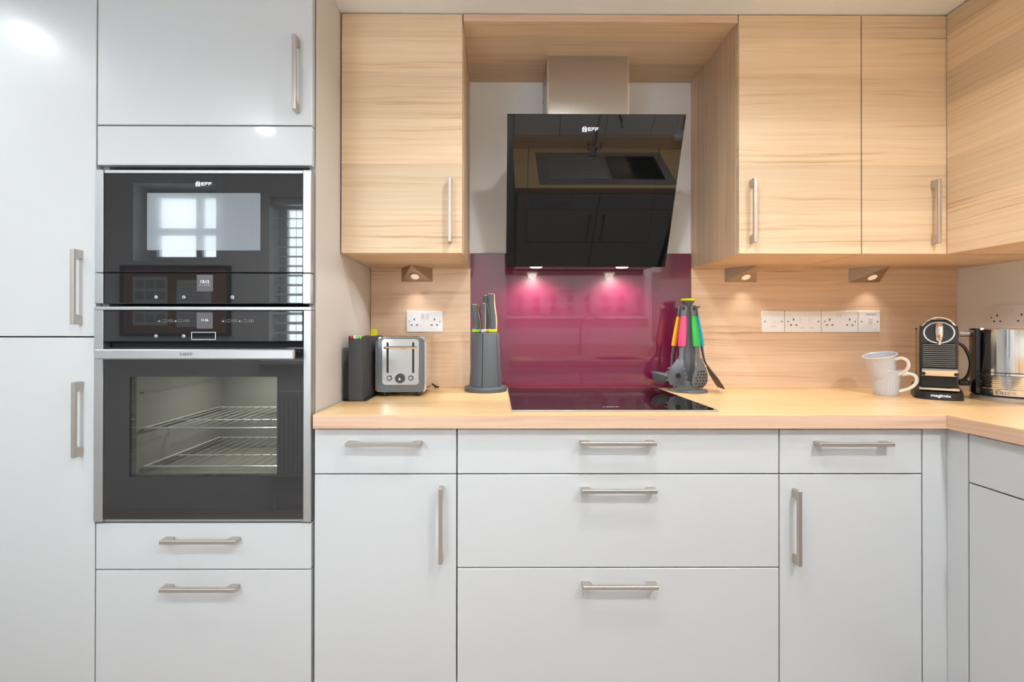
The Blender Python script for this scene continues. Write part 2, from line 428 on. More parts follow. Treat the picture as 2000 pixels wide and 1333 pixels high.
# ------------------------------------------------------------------ room shell
def wall_xz(name, x0, x1, z0, z1, y0, y1, holes, m):
    bm = nb()
    xs = sorted({x0, x1, *[v for h in holes for v in h[:2]]})
    zs = sorted({z0, z1, *[v for h in holes for v in h[2:]]})
    for a, b in zip(xs, xs[1:]):
        for c, d in zip(zs, zs[1:]):
            mx, mz = (a + b) / 2, (c + d) / 2
            if any(h[0] < mx < h[1] and h[2] < mz < h[3] for h in holes): continue
            box(bm, a, b, y0, y1, c, d)
    return struct(name, bm, m)

bm = nb(); box(bm, XL - .1, XR + .1, YF - .25, .1, -0.1, 0.0); struct('floor', bm, 'floor')
bm = nb(); box(bm, XL - .1, XR + .1, YF - .25, .1, CEIL, CEIL + .1); struct('ceiling', bm, 'ceiling')
bm = nb(); box(bm, XL - .1, XR + .1, 0, .1, 0, CEIL); struct('wall_back', bm, 'wall')
bm = nb(); box(bm, XR, XR + .1, YF - .25, 0, 0, CEIL); struct('wall_right', bm, 'wall')
bm = nb(); box(bm, XL - .1, XL, YF - .25, 0, 0, CEIL); struct('wall_left', bm, 'wall')
wall_front = wall_xz('wall_front', XL, XR, 0, CEIL, YF - .25, YF, list(WINS.values()), 'wall')

def window(name, rect, mull_x=(), mull_z=(), sill=True):
    a, b, c, d = rect
    y0, y1 = YF - .19, YF - .14
    bm = nb(); frame(bm, a, b, c, d, a + .05, b - .05, c + .05, d - .05, y0, y1)
    for x in mull_x: box(bm, x - .02, x + .02, y0 + .005, y1 - .005, c + .05, d - .05)
    for z in mull_z: box(bm, a + .05, b - .05, y0 + .005, y1 - .005, z - .022, z + .022)
    w = struct(name, bm, 'white_gloss')
    xs = [a + .05, *mull_x, b - .05]; zs = [c + .05, *mull_z, d - .05]
    for u, v in zip(xs, xs[1:]):
        for s, t in zip(zs, zs[1:]):
            bm = nb(); box(bm, u + .021 * (u != xs[0]), v - .021 * (v != xs[-1]), y0 + .022, y0 + .026, s + .023 * (s != zs[0]), t - .023 * (t != zs[-1]))
            obj('pane', bm, 'window_glass', w, smooth=0)
    if sill:
        bm = nb(); box(bm, a - .05, b + .05, YF - .14, YF + .05, c - .03, c - .001, .004); obj('window_sill', bm, 'white_gloss', w)
    return w

window('window_1', WINS['window_1'], (-2.0,), (1.80,))
window('window_2', WINS['window_2'])
window('window_3', WINS['window_3'], (.70,), ())
window('window_4', WINS['window_4'])
# ------------------------------------------------------------------ cabinets
HL, HH, HP = 0.207, 0.0105, 0.029     # handle length, bar height, projection
def handle(parent, cx, cz, vertical, y=0.0, L=HL):
    o = [(-L / 2, 0), (-L / 2, HP), (L / 2, HP), (L / 2, 0), (L / 2 - .024, 0), (L / 2 - .029, HP - .010), (-L / 2 + .029, HP - .010), (-L / 2 + .024, 0)]
    bm = nb()
    prism(bm, [(u, -w) for u, w in o], 'Z', -HH / 2, HH / 2)
    bmesh.ops.bevel(bm, geom=[e for e in bm.edges if e.calc_length() > .004], offset=0.0012, segments=1, affect='EDGES')
    if vertical: bmesh.ops.rotate(bm, verts=bm.verts, matrix=Matrix.Rotation(PI / 2, 3, 'Y'))
    bmesh.ops.translate(bm, verts=bm.verts, vec=(cx, y, cz))
    return obj('handle', bm, 'nickel', parent)

def front(parent, kind, x0, x1, z0, z1, m, hd=None, t=.02, gap=.0018, bev=.0012, L=HL):
    """one door or drawer front in the cabinet's own frame (front face at y=0)"""
    bm = nb(); box(bm, x0 + gap, x1 - gap, 0, t, z0 + gap, z1 - gap, bev)
    d = obj(kind, bm, m, parent)
    if hd: handle(d, hd[0], hd[1], hd[2], L=L)
    return d

def carcass(parent, x0, x1, y0, y1, z0, z1, m, t=.018, name='carcass'):
    bm = nb()
    box(bm, x0, x0 + t, y0, y1, z0, z1); box(bm, x1 - t, x1, y0, y1, z0, z1)
    box(bm, x0 + t, x1 - t, y0, y1, z0, z0 + t); box(bm, x0 + t, x1 - t, y0, y1, z1 - t, z1)
    box(bm, x0 + t, x1 - t, y1 - .008, y1, z0 + t, z1 - t)
    return obj(name, bm, m, parent)

X0, X1, X2, X3, X4 = -1.1149, -.5112, -.1118, .7882, 1.1889
ZD, ZC, ZWB = .7415, .4803, .872

# tall larder
LW = .60
t = thing('larder_cabinet', 'tall pale grey larder cabinet with two doors beside the built-in ovens', 'cabinet', (X0 - LW, FB, 0))
carcass(t, 0, LW - .001, .0215, .585, .15, CEIL - .004, 'carcass')
front(t, 'door', 0, LW, 1.1228, CEIL - .002, 'cab_satin', (-1.1575 - X0 + LW, 1.2606, True))
front(t, 'door', 0, LW, .15, 1.1228, 'cab_satin', (-1.1532 - X0 + LW, .8965, True))
bm = nb(); box(bm, 0, LW, .06, .078, 0, .149); obj('plinth', bm, 'plinth', t)

# tall housing round the two ovens
TW = X1 - X0
t = thing('oven_housing_cabinet', 'tall pale grey cabinet built round the two black ovens', 'cabinet', (X0, FB, 0))
bm = nb()
box(bm, .001, .019, .0215, .585, .15, CEIL - .004); box(bm, TW - .021, TW - .003, .0215, .585, .15, CEIL - .004)
for z in (.15, .592, 1.604, CEIL - .022): box(bm, .019, TW - .021, .0215, .585, z, z + .0175)
box(bm, .019, TW - .021, .577, .585, .15, CEIL - .004)
obj('carcass', bm, 'carcass', t)
bm = nb(); box(bm, TW - .0028, TW - .0002, .0215, .5895, 0, CEIL - .002); obj('side_panel', bm, 'cab_side', t, label='creamy grey side panel')
ox = -X0
front(t, 'door', 0, TW - .004, 1.7124, CEIL - .002, 'cab', (-.5565 + ox, 1.849, True))
front(t, 'filler_panel', 0, TW - .004, 1.6, 1.7124, 'cab_gloss')
front(t, 'drawer', 0, TW - .004, .4762, .606, 'cab', (-.815 + ox, .5637, False))
front(t, 'drawer', 0, TW - .004, .15, .4762, 'cab', (-.816 + ox, .4327, False))
bm = nb(); box(bm, 0, TW, .06, .078, 0, .149); obj('plinth', bm, 'plinth', t)

def base_unit(name, label, x0, x1, fronts, loc=None, rot=0.0, m='cab', depth=.575, ztop=None):
    t = thing(name, label, 'cabinet', loc or (x0, FB, 0), rot)
    w = x1 - x0
    carcass(t, .0005, w - .0005, .0215, depth, .15, ztop or ZWB - .001, 'carcass')
    for kind, a, b, c, d, h in fronts: front(t, kind, a, b, c, d, m, h)
    bm = nb(); box(bm, 0, w, .06, .078, 0, .149); obj('plinth', bm, 'plinth', t)
    return t

ZT = ZWB - .004
base_unit('base_cabinet', 'pale grey base cabinet of one drawer over one door next to the oven housing', X1, X2,
          [('drawer', .002, X2 - X1, ZD, ZT, (-.311 - X1, .8297, False)), ('door', .002, X2 - X1, .15, ZD, (-.1541 - X1, .6064, True))])
base_unit('drawer_cabinet', 'wide pale grey cabinet of three drawers under the hob', X2, X3,
          [('drawer', 0, .9, ZD, ZT, (.3332 - X2, .831, False)), ('drawer', 0, .9, ZC, ZD, (.3356 - X2, .701, False)), ('drawer', 0, .9, .15, ZC, (.3384 - X2, .4384, False))])
base_unit('base_cabinet', 'pale grey base cabinet of one drawer over one door next to the corner post', X3, X4,
          [('drawer', 0, X4 - X3, ZD, ZT, (.9868 - X3, .8292, False)), ('door', 0, X4 - X3, .15, ZD, (.829 - X3, .5995, True))])
# corner post: two narrow fillers meeting at the inner corner
XF = 1.258
t = thing('corner_post', 'narrow pale grey corner filler where the two base runs meet', 'corner filler', (X4, FB, 0))
bm = nb(); box(bm, X4 + .002, XF + .02, FB, FB + .02, .15, ZT, .001); obj('front_filler', bm, 'cab', t, world=True)
bm = nb(); box(bm, XF, XF + .02, FB - .058, FB - .0003, .15, ZT, .001); obj('return_filler', bm, 'cab', t, world=True)
bm = nb(); box(bm, X4, XF + .06, FB + .06, FB + .078, 0, .149); obj('plinth', bm, 'plinth', t, world=True)
# return run along the right wall
yy = FB - .060
base_unit('base_cabinet', 'pale grey base cabinet of one drawer over one door along the side wall', 0, .6,
          [('drawer', 0, .6, ZD - .004, ZT, (.3, .829, False)), ('door', 0, .6, .15, ZD - .004, (.55, .60, True))], loc=(XF, yy, 0), rot=-PI / 2, depth=.585)
base_unit('base_cabinet', 'narrow pale grey base cabinet beside the sink run', 0, .39,
          [('door', 0, .39, .15, ZT, (.05, .60, True))], loc=(XF, yy - .601, 0), rot=-PI / 2, depth=.585)

# wall units
ZB, ZTOP, ZNU = 1.3918, 2.1721, 2.1476
XWL, XWN, XWS, XWM, XWE = -.5085, -.1128, .7863, 1.1886, 1.4655
def wall_unit(label, x0, x1, hx, hz, end=None, x1b=None):
    t = thing('wall_cabinet', label, 'cabinet', (x0, FW, ZB))
    xb = x1b or x1
    bm = nb(); D0, D1 = FW + .0215, -.0005
    T = .018
    box(bm, x0, x0 + T, D0, D1, ZB, ZTOP); box(bm, xb - T, xb, D0, D1, ZB, ZTOP)
    box(bm, x0 + T, xb - T, D0, D1, ZTOP - T, ZTOP); box(bm, x0 + T, xb - T, D1 - .008, D1, ZB + T, ZTOP - T)
    obj('carcass', bm, 'wood_z', t, world=True)
    bm = nb(); box(bm, x0 + T, xb - T, D0, D1, ZB + .0002, ZB + T); obj('underside', bm, 'wood_soffit', t, world=True)
    bm = nb(); box(bm, x0 + .0015, x1 + (.018 if x1b else -.0015), FW, FW + .02, ZB + .001, ZTOP, .0012)
    d = obj('door', bm, 'wood_x', t, world=True)
    h = handle(d, hx - x0, hz - ZB, True)
    if end:
        bm = nb(); e = end
        if e > 0: box(bm, x1 - .0008, x1 + .0015, D0 - .0015, D1, ZB, ZTOP)
        else: box(bm, x0 - .0015, x0 + .0008, D0 - .0015, D1, ZB, ZTOP)
        obj('end_panel', bm, 'wood_z', t, world=True)
    return t
wall_unit('pale wood wall cabinet between the tall oven housing and the cooker hood', XWL, XWN, -.152, 1.5294, end=1)
wall_unit('pale wood wall cabinet next to the cooker hood niche above the row of switches', XWS, XWM, .8267, 1.5292, end=-1)
wall_unit('narrow pale wood wall cabinet in the corner above the coffee machine', XWM + .0005, XWE, 1.4198, 1.527, x1b=XR - .001)
t = thing('wall_cabinet', 'pale wood wall cabinet on the side wall above the kettle', 'cabinet', (XWE, FW - .0005, ZB))
bm = nb()
y0, y1, T = -1.15, FW - .0005, .018
box(bm, XWE + .0215, XR - .001, y0, y0 + T, ZB, ZTOP); box(bm, XWE + .0215, XR - .001, y1 - T, y1, ZB, ZTOP)
box(bm, XWE + .0215, XR - .001, y0 + T, y1 - T, ZTOP - T, ZTOP); box(bm, XR - .009, XR - .001, y0 + T, y1 - T, ZB + T, ZTOP - T)
obj('carcass', bm, 'wood_z', t, world=True)
bm = nb(); box(bm, XWE + .0215, XR - .001, y0 + T, y1 - T, ZB + .0002, ZB + T); obj('underside', bm, 'wood_soffit_y', t, world=True)
bm = nb(); box(bm, XWE, XWE + .02, y0 + .002, y1 - .0012, ZB + .001, ZTOP, .0012)
d = obj('door', bm, 'wood_y', t, world=True)
bm = nb(); o_ = [(-HL / 2, 0), (-HL / 2, HP), (HL / 2, HP), (HL / 2, 0), (HL / 2 - .024, 0), (HL / 2 - .029, HP - .010), (-HL / 2 + .029, HP - .010), (-HL / 2 + .024, 0)]
prism(bm, [(-w, u) for u, w in o_], 'Y', -HH / 2, HH / 2); bmesh.ops.translate(bm, verts=bm.verts, vec=(0, -.70, .1376))
obj('handle', bm, 'nickel', d)
# board bridging the niche above the hood
t = thing('bridging_shelf', 'pale wood board bridging the two wall cabinets above the cooker hood chimney', 'panel', (XWN, FW, ZNU))
bm = nb(); box(bm, XWN + .0022, XWS - .0022, FW + .004, -.0005, ZNU, ZTOP); obj('board', bm, 'wood_soffit', t, world=True)
bm = nb(); box(bm, XWN + .0022, XWS - .0022, FW + .0005, FW + .0038, ZNU, ZTOP, .0006); obj('edge_strip', bm, 'wood_edge', t, world=True)

# worktops
def top_run(bm, pts, z0, z1): return prism(bm, pts, 'Z', z0, z1)
t = thing('worktop', 'pale wood effect worktop running under the hob and round the corner', 'worktop', (-.505, -.6105, ZWB))
bm = nb(); box(bm, -.505, XR - .001, -.6085, -.0005, ZWB, WT); obj('main_run', bm, 'wood_top', t, world=True)
bm = nb(); box(bm, -.505, 1.238, -.6105, -.6086, ZWB, WT - .0006, .0006); obj('edge_strip', bm, 'wood_edge', t, world=True)
bm = nb(); box(bm, 1.240, XR - .001, -1.66, -.6086, ZWB, WT); obj('return_run', bm, 'wood_top_y', t, world=True)
bm = nb(); box(bm, 1.238, 1.2399, -1.66, -.6086, ZWB, WT - .0006, .0006); obj('edge_strip', bm, 'wood_edge_y', t, world=True)

# splashbacks
bm = nb(); box(bm, -.108, .7825, -.010, -.0005, WT + .0005, 1.4524, .001)
tag(obj('glass_splashback', bm, 'magenta'), 'glossy magenta glass splashback on the wall behind the hob', 'splashback')
t = thing('wood_backsplash', 'pale wood backsplash behind the toaster and double socket', 'backsplash', (X1, -.011, WT))
bm = nb(); box(bm, X1 + .0025, -.1095, -.011, -.0005, WT + .0005, ZB); obj('board', bm, 'wood_back', t, world=True)
bm = nb(); box(bm, -.1094, -.1082, -.0112, -.0005, WT + .0005, ZB); obj('edge_strip', bm, 'cream', t, world=True)
t = thing('wood_backsplash', 'pale wood backsplash behind the coffee machine and row of switches', 'backsplash', (.784, -.011, WT))
bm = nb(); box(bm, .7842, XR - .001, -.011, -.0005, WT + .0005, ZB); obj('board', bm, 'wood_back', t, world=True)
bm = nb(); box(bm, .7828, .7841, -.0112, -.0005, WT + .0005, ZB); obj('edge_strip', bm, 'cream', t, world=True)

# ------------------------------------------------------------------ upper compact oven
yg = FB - .004
t = thing('compact_oven', 'compact black glass microwave oven fitted above the larger oven', 'oven', (-1.1131, FB, 1.2139))
def W(name, bm, m, p, **k): return obj(name, bm, m, p, world=True, **k)
bm = nb(); box(bm, -1.094, -.533, FB + .022, -.05, 1.216, 1.586); W('body', bm, 'matte_black', t)
bm = nb(); box(bm, -1.0895, -.5395, yg, FB + .018, 1.3023, 1.5765, .0015)
d = W('door', bm, 'black_glass', t)
bm = nb(); box(bm, -.9709, -.6577, yg - .0006, yg + .0003, 1.3634, 1.5226); W('window', bm, 'mesh_screen', d, label='grey perforated viewing window')
bm = nb(); box(bm, -1.0895, -.5395, yg - .0012, FB + .018, 1.577, 1.5864, .0012); W('top_trim', bm, 'steel', d)
for a, b in ((-1.1131, -1.0902), (-.5388, -.5164)):
    bm = nb(); box(bm, a, b, yg - .004, FB + .02, 1.3012, 1.5864, .0015); W('side_trim', bm, 'steel', d)
bm = nb(); box(bm, -1.0895, -.5395, yg, FB + .018, 1.2153, 1.3002, .0015)
c = W('control_panel', bm, 'black_glass', t)
for a, b in ((-1.1131, -1.0902), (-.5388, -.5164)):
    bm = nb(); box(bm, a, b, yg - .004, FB + .02, 1.2153, 1.2992, .0015); W('side_trim', bm, 'steel', c)
loc = Vector((-1.1131, FB, 1.2139))
def Lc(x, z, dy=-.0046): return (x - loc.x, dy, z - loc.z)
emblem('logo', .011, 'print', d, Lc(-.8135, 1.548))
bm = nb(); box(bm, -.8330, -.7885, yg - .0005, yg + .0004, 1.2495, 1.2955); W('display', bm, 'screen', c)
text('clock_digits', '13:12', .0115, 'print', c, Lc(-.8115, 1.2760), bold=.0002)
bm = nb()
for k, w_ in enumerate((3, 2, 4, 3, 5)):
    xx = -.8255 + k * .0058; box(bm, xx, xx + .001 * w_, yg - .0007, yg, 1.2655, 1.2680)
W('status_line', bm, 'print_dim', c)
def ring_icon(x, z, parent, kind):
    bm = nb(); r, w, n = .0042, .0009, 16
    for i in range(n):
        a, b = 2 * PI * i / n, 2 * PI * (i + 1) / n
        prism(bm, [(x + q * math.cos(s), z + q * math.sin(s)) for q, s in ((r, a), (r, b), (r - w, b), (r - w, a))], 'Y', yg - .0006, yg)
    if kind == 'power': box(bm, x - .0005, x + .0005, yg - .0006, yg, z - .001, z + .0025)
    if kind == 'clock':
        box(bm, x - .0005, x + .0005, yg - .0006, yg, z, z + .0028); box(bm, x, x + .0024, yg - .0006, yg, z - .0005, z + .0005)
    return W('button_icon', bm, 'print', parent)
ring_icon(-.9455, 1.2335, c, 'power'); ring_icon(-.8690, 1.2335, c, 'clock')
bm = nb(); frame(bm, -.7385, -.7305, 1.2295, 1.2375, -.7377, -.7313, 1.2303, 1.2367, yg - .0006, yg); box(bm, -.7338, -.733, yg - .0006, yg, 1.229, 1.238); W('button_icon', bm, 'print', c)

# ------------------------------------------------------------------ lower oven
t = thing('built_in_oven', 'large black glass oven with a steel bar handle and two wire racks inside', 'oven', (-1.1145, FB, .6116))
loc = Vector((-1.1145, FB, .6116))
bm = nb()
IX0, IX1, IZ0, IZ1, IY0, IY1 = -1.035, -.575, .70, 1.045, FB + .035, -.13
box(bm, -1.092, IX0, FB + .022, -.1, .615, 1.20); box(bm, IX1, -.535, FB + .022, -.1, .615, 1.20)
box(bm, IX0, IX1, FB + .022, -.1, .615, IZ0); box(bm, IX0, IX1, FB + .022, -.1, IZ1, 1.20); box(bm, IX0, IX1, IY1, -.1, IZ0, IZ1)
W('body', bm, 'matte_black', t)
bm = nb(); e_ = .0015
box(bm, IX0, IX0 + e_, IY0, IY1, IZ0, IZ1); box(bm, IX1 - e_, IX1, IY0, IY1, IZ0, IZ1); box(bm, IX0 + e_, IX1 - e_, IY0, IY1, IZ0, IZ0 + e_)
box(bm, IX0 + e_, IX1 - e_, IY0, IY1, IZ1 - e_, IZ1); box(bm, IX0 + e_, IX1 - e_, IY1 - e_, IY1, IZ0 + e_, IZ1 - e_)
for zz in (.738, .850, .960):
    for sx, xx in ((1, IX0), (-1, IX1)): box(bm, min(xx, xx + sx * .012), max(xx, xx + sx * .012), IY0 + .02, IY1 - .01, zz - .002, zz + .002)
W('cavity', bm, 'enamel', t, label='grey enamel oven cavity')
for zr in (.745, .857):
    bm = nb()
    yf, ym, yb_ = IY0 + .025, IY0 + .15, IY1 - .03
    for yy_, rr in ((yf, .0030), (ym, .0020), (yb_, .0018)): tube(bm, [(IX0 + .008, yy_, zr), (IX1 - .008, yy_, zr)], rr, 8)
    for xx in (IX0 + .009, IX1 - .009): tube(bm, [(xx, yf - .002, zr), (xx, yb_ + .002, zr)], .0022, 8)
    rk = W('wire_rack', bm, 'rack', t)
    bm = nb()
    for i in range(15):
        x = IX0 + .02 + i * (IX1 - IX0 - .04) / 14
        tube(bm, [(x, yf, zr + .003), (x, yb_, zr + .003)], .0010, 6)
    W('rack_rods', bm, 'rack_dim', rk, kind='stuff')
l = bpy.data.lights.new('oven_lamp', 'AREA'); l.shape = 'DISK'; l.size = .06; l.energy = OVENW; l.color = (1, .95, .86)
lo = bpy.data.objects.new('oven_lamp', l); col.objects.link(lo); lo.parent = t
lo.location = (-.805 - loc.x, -.33 - loc.y, IZ1 - .012 - loc.z)
bm = nb(); box(bm, -1.0895, -.5395, yg, FB + .018, 1.1098, 1.1961, .0015); c = W('control_panel', bm, 'black_glass', t)
bm = nb(); box(bm, -1.1145, -.515, yg - .004, FB + .02, 1.1975, 1.2068, .001); W('top_trim', bm, 'steel', c)
bm = nb(); frame(bm, -1.0890, -.5375, .6173, 1.0930, -1.0173, -.6105, .7368, 1.0126, yg, FB + .02)
d = W('door', bm, 'black_glass', t)
bm = nb(); box(bm, -1.0173, -.6105, yg + .001, yg + .004, .7368, 1.0126); W('window', bm, 'pane', d, label='clear viewing window')
for a, b in ((-1.1145, -1.0895), (-.5365, -.515)):
    bm = nb(); box(bm, a, b, yg - .004, FB + .02, .6116, 1.1970, .0015); W('side_trim', bm, 'steel', t)
bm = nb(); box(bm, -1.0893, -.5367, yg + .004, FB + .02, .6100, .6168, .001); W('bottom_trim', bm, 'steel', t)
# bar handle on two brackets, with lettering
hy = FB - .046
bm = nb(); box(bm, -1.0760, -.5440, hy - .006, hy + .006, 1.0636, 1.0905, .003); h = W('handle', bm, 'steel', d, label='flat brushed steel bar handle')
for x in (-1.055, -.565):
    bm = nb(); box(bm, x - .010, x + .010, hy + .004, yg, 1.069, 1.085, .002); W('bracket', bm, 'black', h)
text('handle_lettering', 'NEFF', .0105, 'engrave', h, (-.8300 - loc.x, hy - .0063 - loc.y, 1.0770 - loc.z), sx=1.5, bold=.0003)
def Lc(x, z, dy=-.0046): return (x - loc.x, dy, z - loc.z)
bm = nb(); box(bm, -.8330, -.7885, yg - .0005, yg + .0004, 1.1460, 1.1905); W('display', bm, 'screen', c)
text('clock_digits', '11:56', .0095, 'print', c, Lc(-.8110, 1.1695))
ring_icon(-.9455, 1.1255, c, 'power'); ring_icon(-.8690, 1.1255, c, 'clock')
bm = nb(); frame(bm, -.8475, -.7805, 1.1155, 1.1365, -.8463, -.7817, 1.1167, 1.1353, yg - .0006, yg); W('button_outline', bm, 'print', c)
for x0 in (-.9370, -.7600):
    for k in range(6):
        x = x0 + k * .0152; bm = nb()
        if k % 3 == 0:
            prism(bm, [(x - .0035, 1.1645), (x + .0035, 1.1645), (x, 1.1705)], 'Y', yg - .0006, yg)
        elif k % 3 == 1:
            box(bm, x - .0038, x + .0038, yg - .0006, yg, 1.1645, 1.1655); box(bm, x - .0028, x + .0028, yg - .0006, yg, 1.1705, 1.1715)
        else:
            frame(bm, x - .0036, x + .0036, 1.1645, 1.1710, x - .0028, x + .0028, 1.1653, 1.1702, yg - .0006, yg)
        box(bm, x + .0072, x + .0077, yg - .0006, yg, 1.1635, 1.1720)
        W('menu_icon', bm, 'print_dim', c)

# ------------------------------------------------------------------ hob
bm = nb(); box(bm, .0425, .6315, -.563, -.040, WT + .0003, WT + .005, .001)
t = thing('induction_hob', 'flat black glass hob set into the wooden worktop', 'hob', (.0425, -.563, WT))
W('glass_plate', bm, 'hob_glass', t)
bm = nb(); box(bm, .0420, .6320, -.5645, -.5632, WT + .0003, WT + .0054, .0004); W('front_trim', bm, 'steel', t)
text('lettering', 'NEFF', .015, 'print_dim', t, (.337 - .0425, .055, .00525), rot=(0, 0, 0), sx=1.5, bold=.0003, ext=.0001)
for cx, cy, r in ((.19, -.40, .105), (.48, -.40, .09), (.19, -.165, .08), (.48, -.165, .105)):
    bm = nb(); n = 36
    for i in range(n):
        a, b = 2 * PI * i / n, 2 * PI * (i + 1) / n
        prism(bm, [(cx + q * math.cos(s), cy + q * math.sin(s)) for q, s in ((r, a), (r, b), (r - .0012, b), (r - .0012, a))], 'Z', WT + .0048, WT + .00512)
    W('zone_marking', bm, 'screen_dark', t)

# ------------------------------------------------------------------ cooker hood
HX0, HX1 = .0330, .6290
HZ0, HZ1 = 1.3790, 1.8620
HY0, HY1 = -.145, -.342     # bottom edge near the wall, top edge leaning out
t = thing('cooker_hood', 'slanted black glass cooker hood with a steel chimney above the hob', 'cooker hood', (HX0, -.0, HZ0))
tilt = math.atan2(HY0 - HY1, HZ1 - HZ0)
def slant(u, z):  # point on the sloping front, u pushes out along the normal
    s = (z - HZ0) / (HZ1 - HZ0)
    return (HY0 + (HY1 - HY0) * s - u * math.cos(tilt), z - u * math.sin(tilt))
bm = nb(); prism(bm, [slant(0, HZ0), slant(0, HZ1), slant(-.008, HZ1), slant(-.008, HZ0)], 'X', HX0, HX1)
bmesh.ops.bevel(bm, geom=bm.edges[:], offset=.0012, segments=1, affect='EDGES')
g = W('glass_panel', bm, 'hood_glass', t)
IXa, IXb, IZa, IZb = .1055, .5530, 1.4660, 1.7685
bm = nb(); prism(bm, [slant(.004, IZa), slant(.004, IZb), slant(.0002, IZb), slant(.0002, IZa)], 'X', IXa, IXb)
bmesh.ops.bevel(bm, geom=bm.edges[:], offset=.0012, segments=1, affect='EDGES')
W('centre_panel', bm, 'hood_glass', g)
bm = nb(); prism(bm, [slant(-.0085, HZ0 + .012), slant(-.0085, HZ1 - .03), (-.12, HZ1 - .03), (-.03, 1.62), (-.03, HZ0 + .012)], 'X', HX0 + .03, HX1 - .03)
W('body', bm, 'grey_dark', t)
bm = nb(); prism(bm, [(HY0 + .012, HZ0 + .0055), (-.035, HZ0 + .0055), (-.035, HZ0 + .0115), (HY0 + .012, HZ0 + .0115)], 'X', HX0 + .035, HX1 - .035)
u_ = W('underside', bm, 'steel_warm', t)
for x in (.148, .476):
    bm = nb(); cyl(bm, (x, -.112, HZ0 + .0058), (x, -.112, HZ0 + .0020), .024, .022, 24); W('lamp_lens', bm, 'led', u_)
    l = bpy.data.lights.new('hood_lamp', 'SPOT'); l.energy = HOODW; l.spot_size = math.radians(140); l.spot_blend = .8; l.shadow_soft_size = .018; l.color = (1, .93, .84)
    lo = bpy.data.objects.new('hood_lamp', l); col.objects.link(lo); lo.parent = t
    lo.location = (x - HX0, -.112, -.004); lo.rotation_euler = (math.radians(16), 0, 0)
CX0, CX1, CY = .1830, .4800, -.185
bm = nb(); box(bm, CX0, CX1, CY, CY + .0012, 1.74, ZNU - .0006); box(bm, CX0, CX0 + .0012, CY, -.002, 1.64, ZNU - .0006); box(bm, CX1 - .0012, CX1, CY, -.002, 1.64, ZNU - .0006)
ch = W('chimney', bm, 'steel_warm', t)
for a, b in ((CX0 - .0015, CX0 + .004), (CX1 - .004, CX1 + .0015)):
    bm = nb(); box(bm, a, b, CY - .0015, CY + .004, 1.80, ZNU - .0006); W('corner_trim', bm, 'chrome', ch)
for zz, yy_ in ((2.085, -.10), (2.05, -.035)):
    bm = nb(); cyl(bm, (CX0 - .0025, yy_, zz), (CX0 + .0004, yy_, zz), .004, None, 12); W('screw', bm, 'screw', ch)
yb2, zb2 = slant(.0006, 1.8190)
emblem('logo', .0135, 'print', g, (.314 - HX0, yb2, zb2 - HZ0), tilt=tilt)
# ------------------------------------------------------------------ sockets and switches
def plate_thing(label, cat, x0, x1, z0, z1, y=-.0112, name='wall_socket', group=None):
    t = thing(name, label, cat, (x0, y, z0), group=group)
    bm = nb(); prism(bm, rrect(0, x1 - x0, 0, z1 - z0, .004), 'Y', -.0075, 0)
    bmesh.ops.bevel(bm, geom=[e for e in bm.edges if all(abs(v.co.y + .0075) < 1e-6 for v in e.verts)], offset=.0018, segments=1, affect='EDGES')
    obj('plate', bm, 'socket', t)
    return t
def slots(t, x, z):
    for sx, sz, w, h in ((0, .0115, .0042, .0085), (-.0108, -.0105, .0075, .0042), (.0108, -.0105, .0075, .0042)):
        bm = nb(); box(bm, x + sx - w / 2, x + sx + w / 2, -.0080, -.0070, z + sz - h / 2, z + sz + h / 2); obj('pin_slot', bm, 'socket_hole', t)
def screws(t, w, z):
    for x in (.0120, w - .0120):
        bm = nb(); cyl(bm, (x, -.0084, z), (x, -.007, z), .0030, None, 12); s = obj('screw', bm, 'screw', t)
        bm = nb(); box(bm, x - .0024, x + .0024, -.0087, -.0083, z - .0004, z + .0004); obj('screw_slot', bm, 'socket_hole', s)
def rocker(t, x, z, w=.011, h=.018, red=False):
    bm = nb(); prism(bm, [(-.0070, z - h / 2), (-.0088, z - h / 2), (-.0110, z + h / 2), (-.0070, z + h / 2)], 'X', x - w / 2, x + w / 2); obj('rocker_switch', bm, 'socket', t)
def dbl(label, x0, x1, z0, z1, y=-.0112):
    t = plate_thing(label, 'socket', x0, x1, z0, z1, y); H = z1 - z0; Wd = x1 - x0
    for f in (.217, .768): slots(t, Wd * f, H * .46)
    for x in (Wd * .5 - .0085, Wd * .5 + .0085): rocker(t, x, H * .76)
    screws(t, Wd, H * .5)
    return t
dbl('white double wall socket above the toaster', -.3636, -.2179, 1.1345, 1.2190)
ZS0, ZS1 = 1.1350, 1.2215; HS = ZS1 - ZS0
t = plate_thing('single white wall switch at the end of the row beside the utensil stand', 'switch', 1.0636, 1.1545, ZS0, ZS1, name='wall_switch')
rocker(t, .0455, HS * .58, .022, .026); screws(t, .0909, HS * .5)
bm = nb(); box(bm, .034, .057, -.0079, -.0074, HS * .26, HS * .275); obj('printed_mark', bm, 'print_dim', t)
t = plate_thing('white wall socket with two large rocker switches in the row of plates', 'socket', 1.1562, 1.3027, ZS0, ZS1)
slots(t, .035, HS * .46); screws(t, .1465, HS * .5)
for x in (.069, .107):
    rocker(t, x, HS * .56, .020, .024)
    bm = nb(); box(bm, x - .009, x + .009, -.0079, -.0074, HS * .20, HS * .215); obj('printed_mark', bm, 'print_dim', t)
dbl('white double wall socket in the middle of the row of plates', 1.3044, 1.4508, ZS0, ZS1)
t = plate_thing('white wall switch with a corner sticker at the row end above the cups', 'switch', 1.4526, 1.5405, ZS0, ZS1, name='wall_switch')
rocker(t, .047, HS * .52, .018, .022); screws(t, .0879, HS * .5)
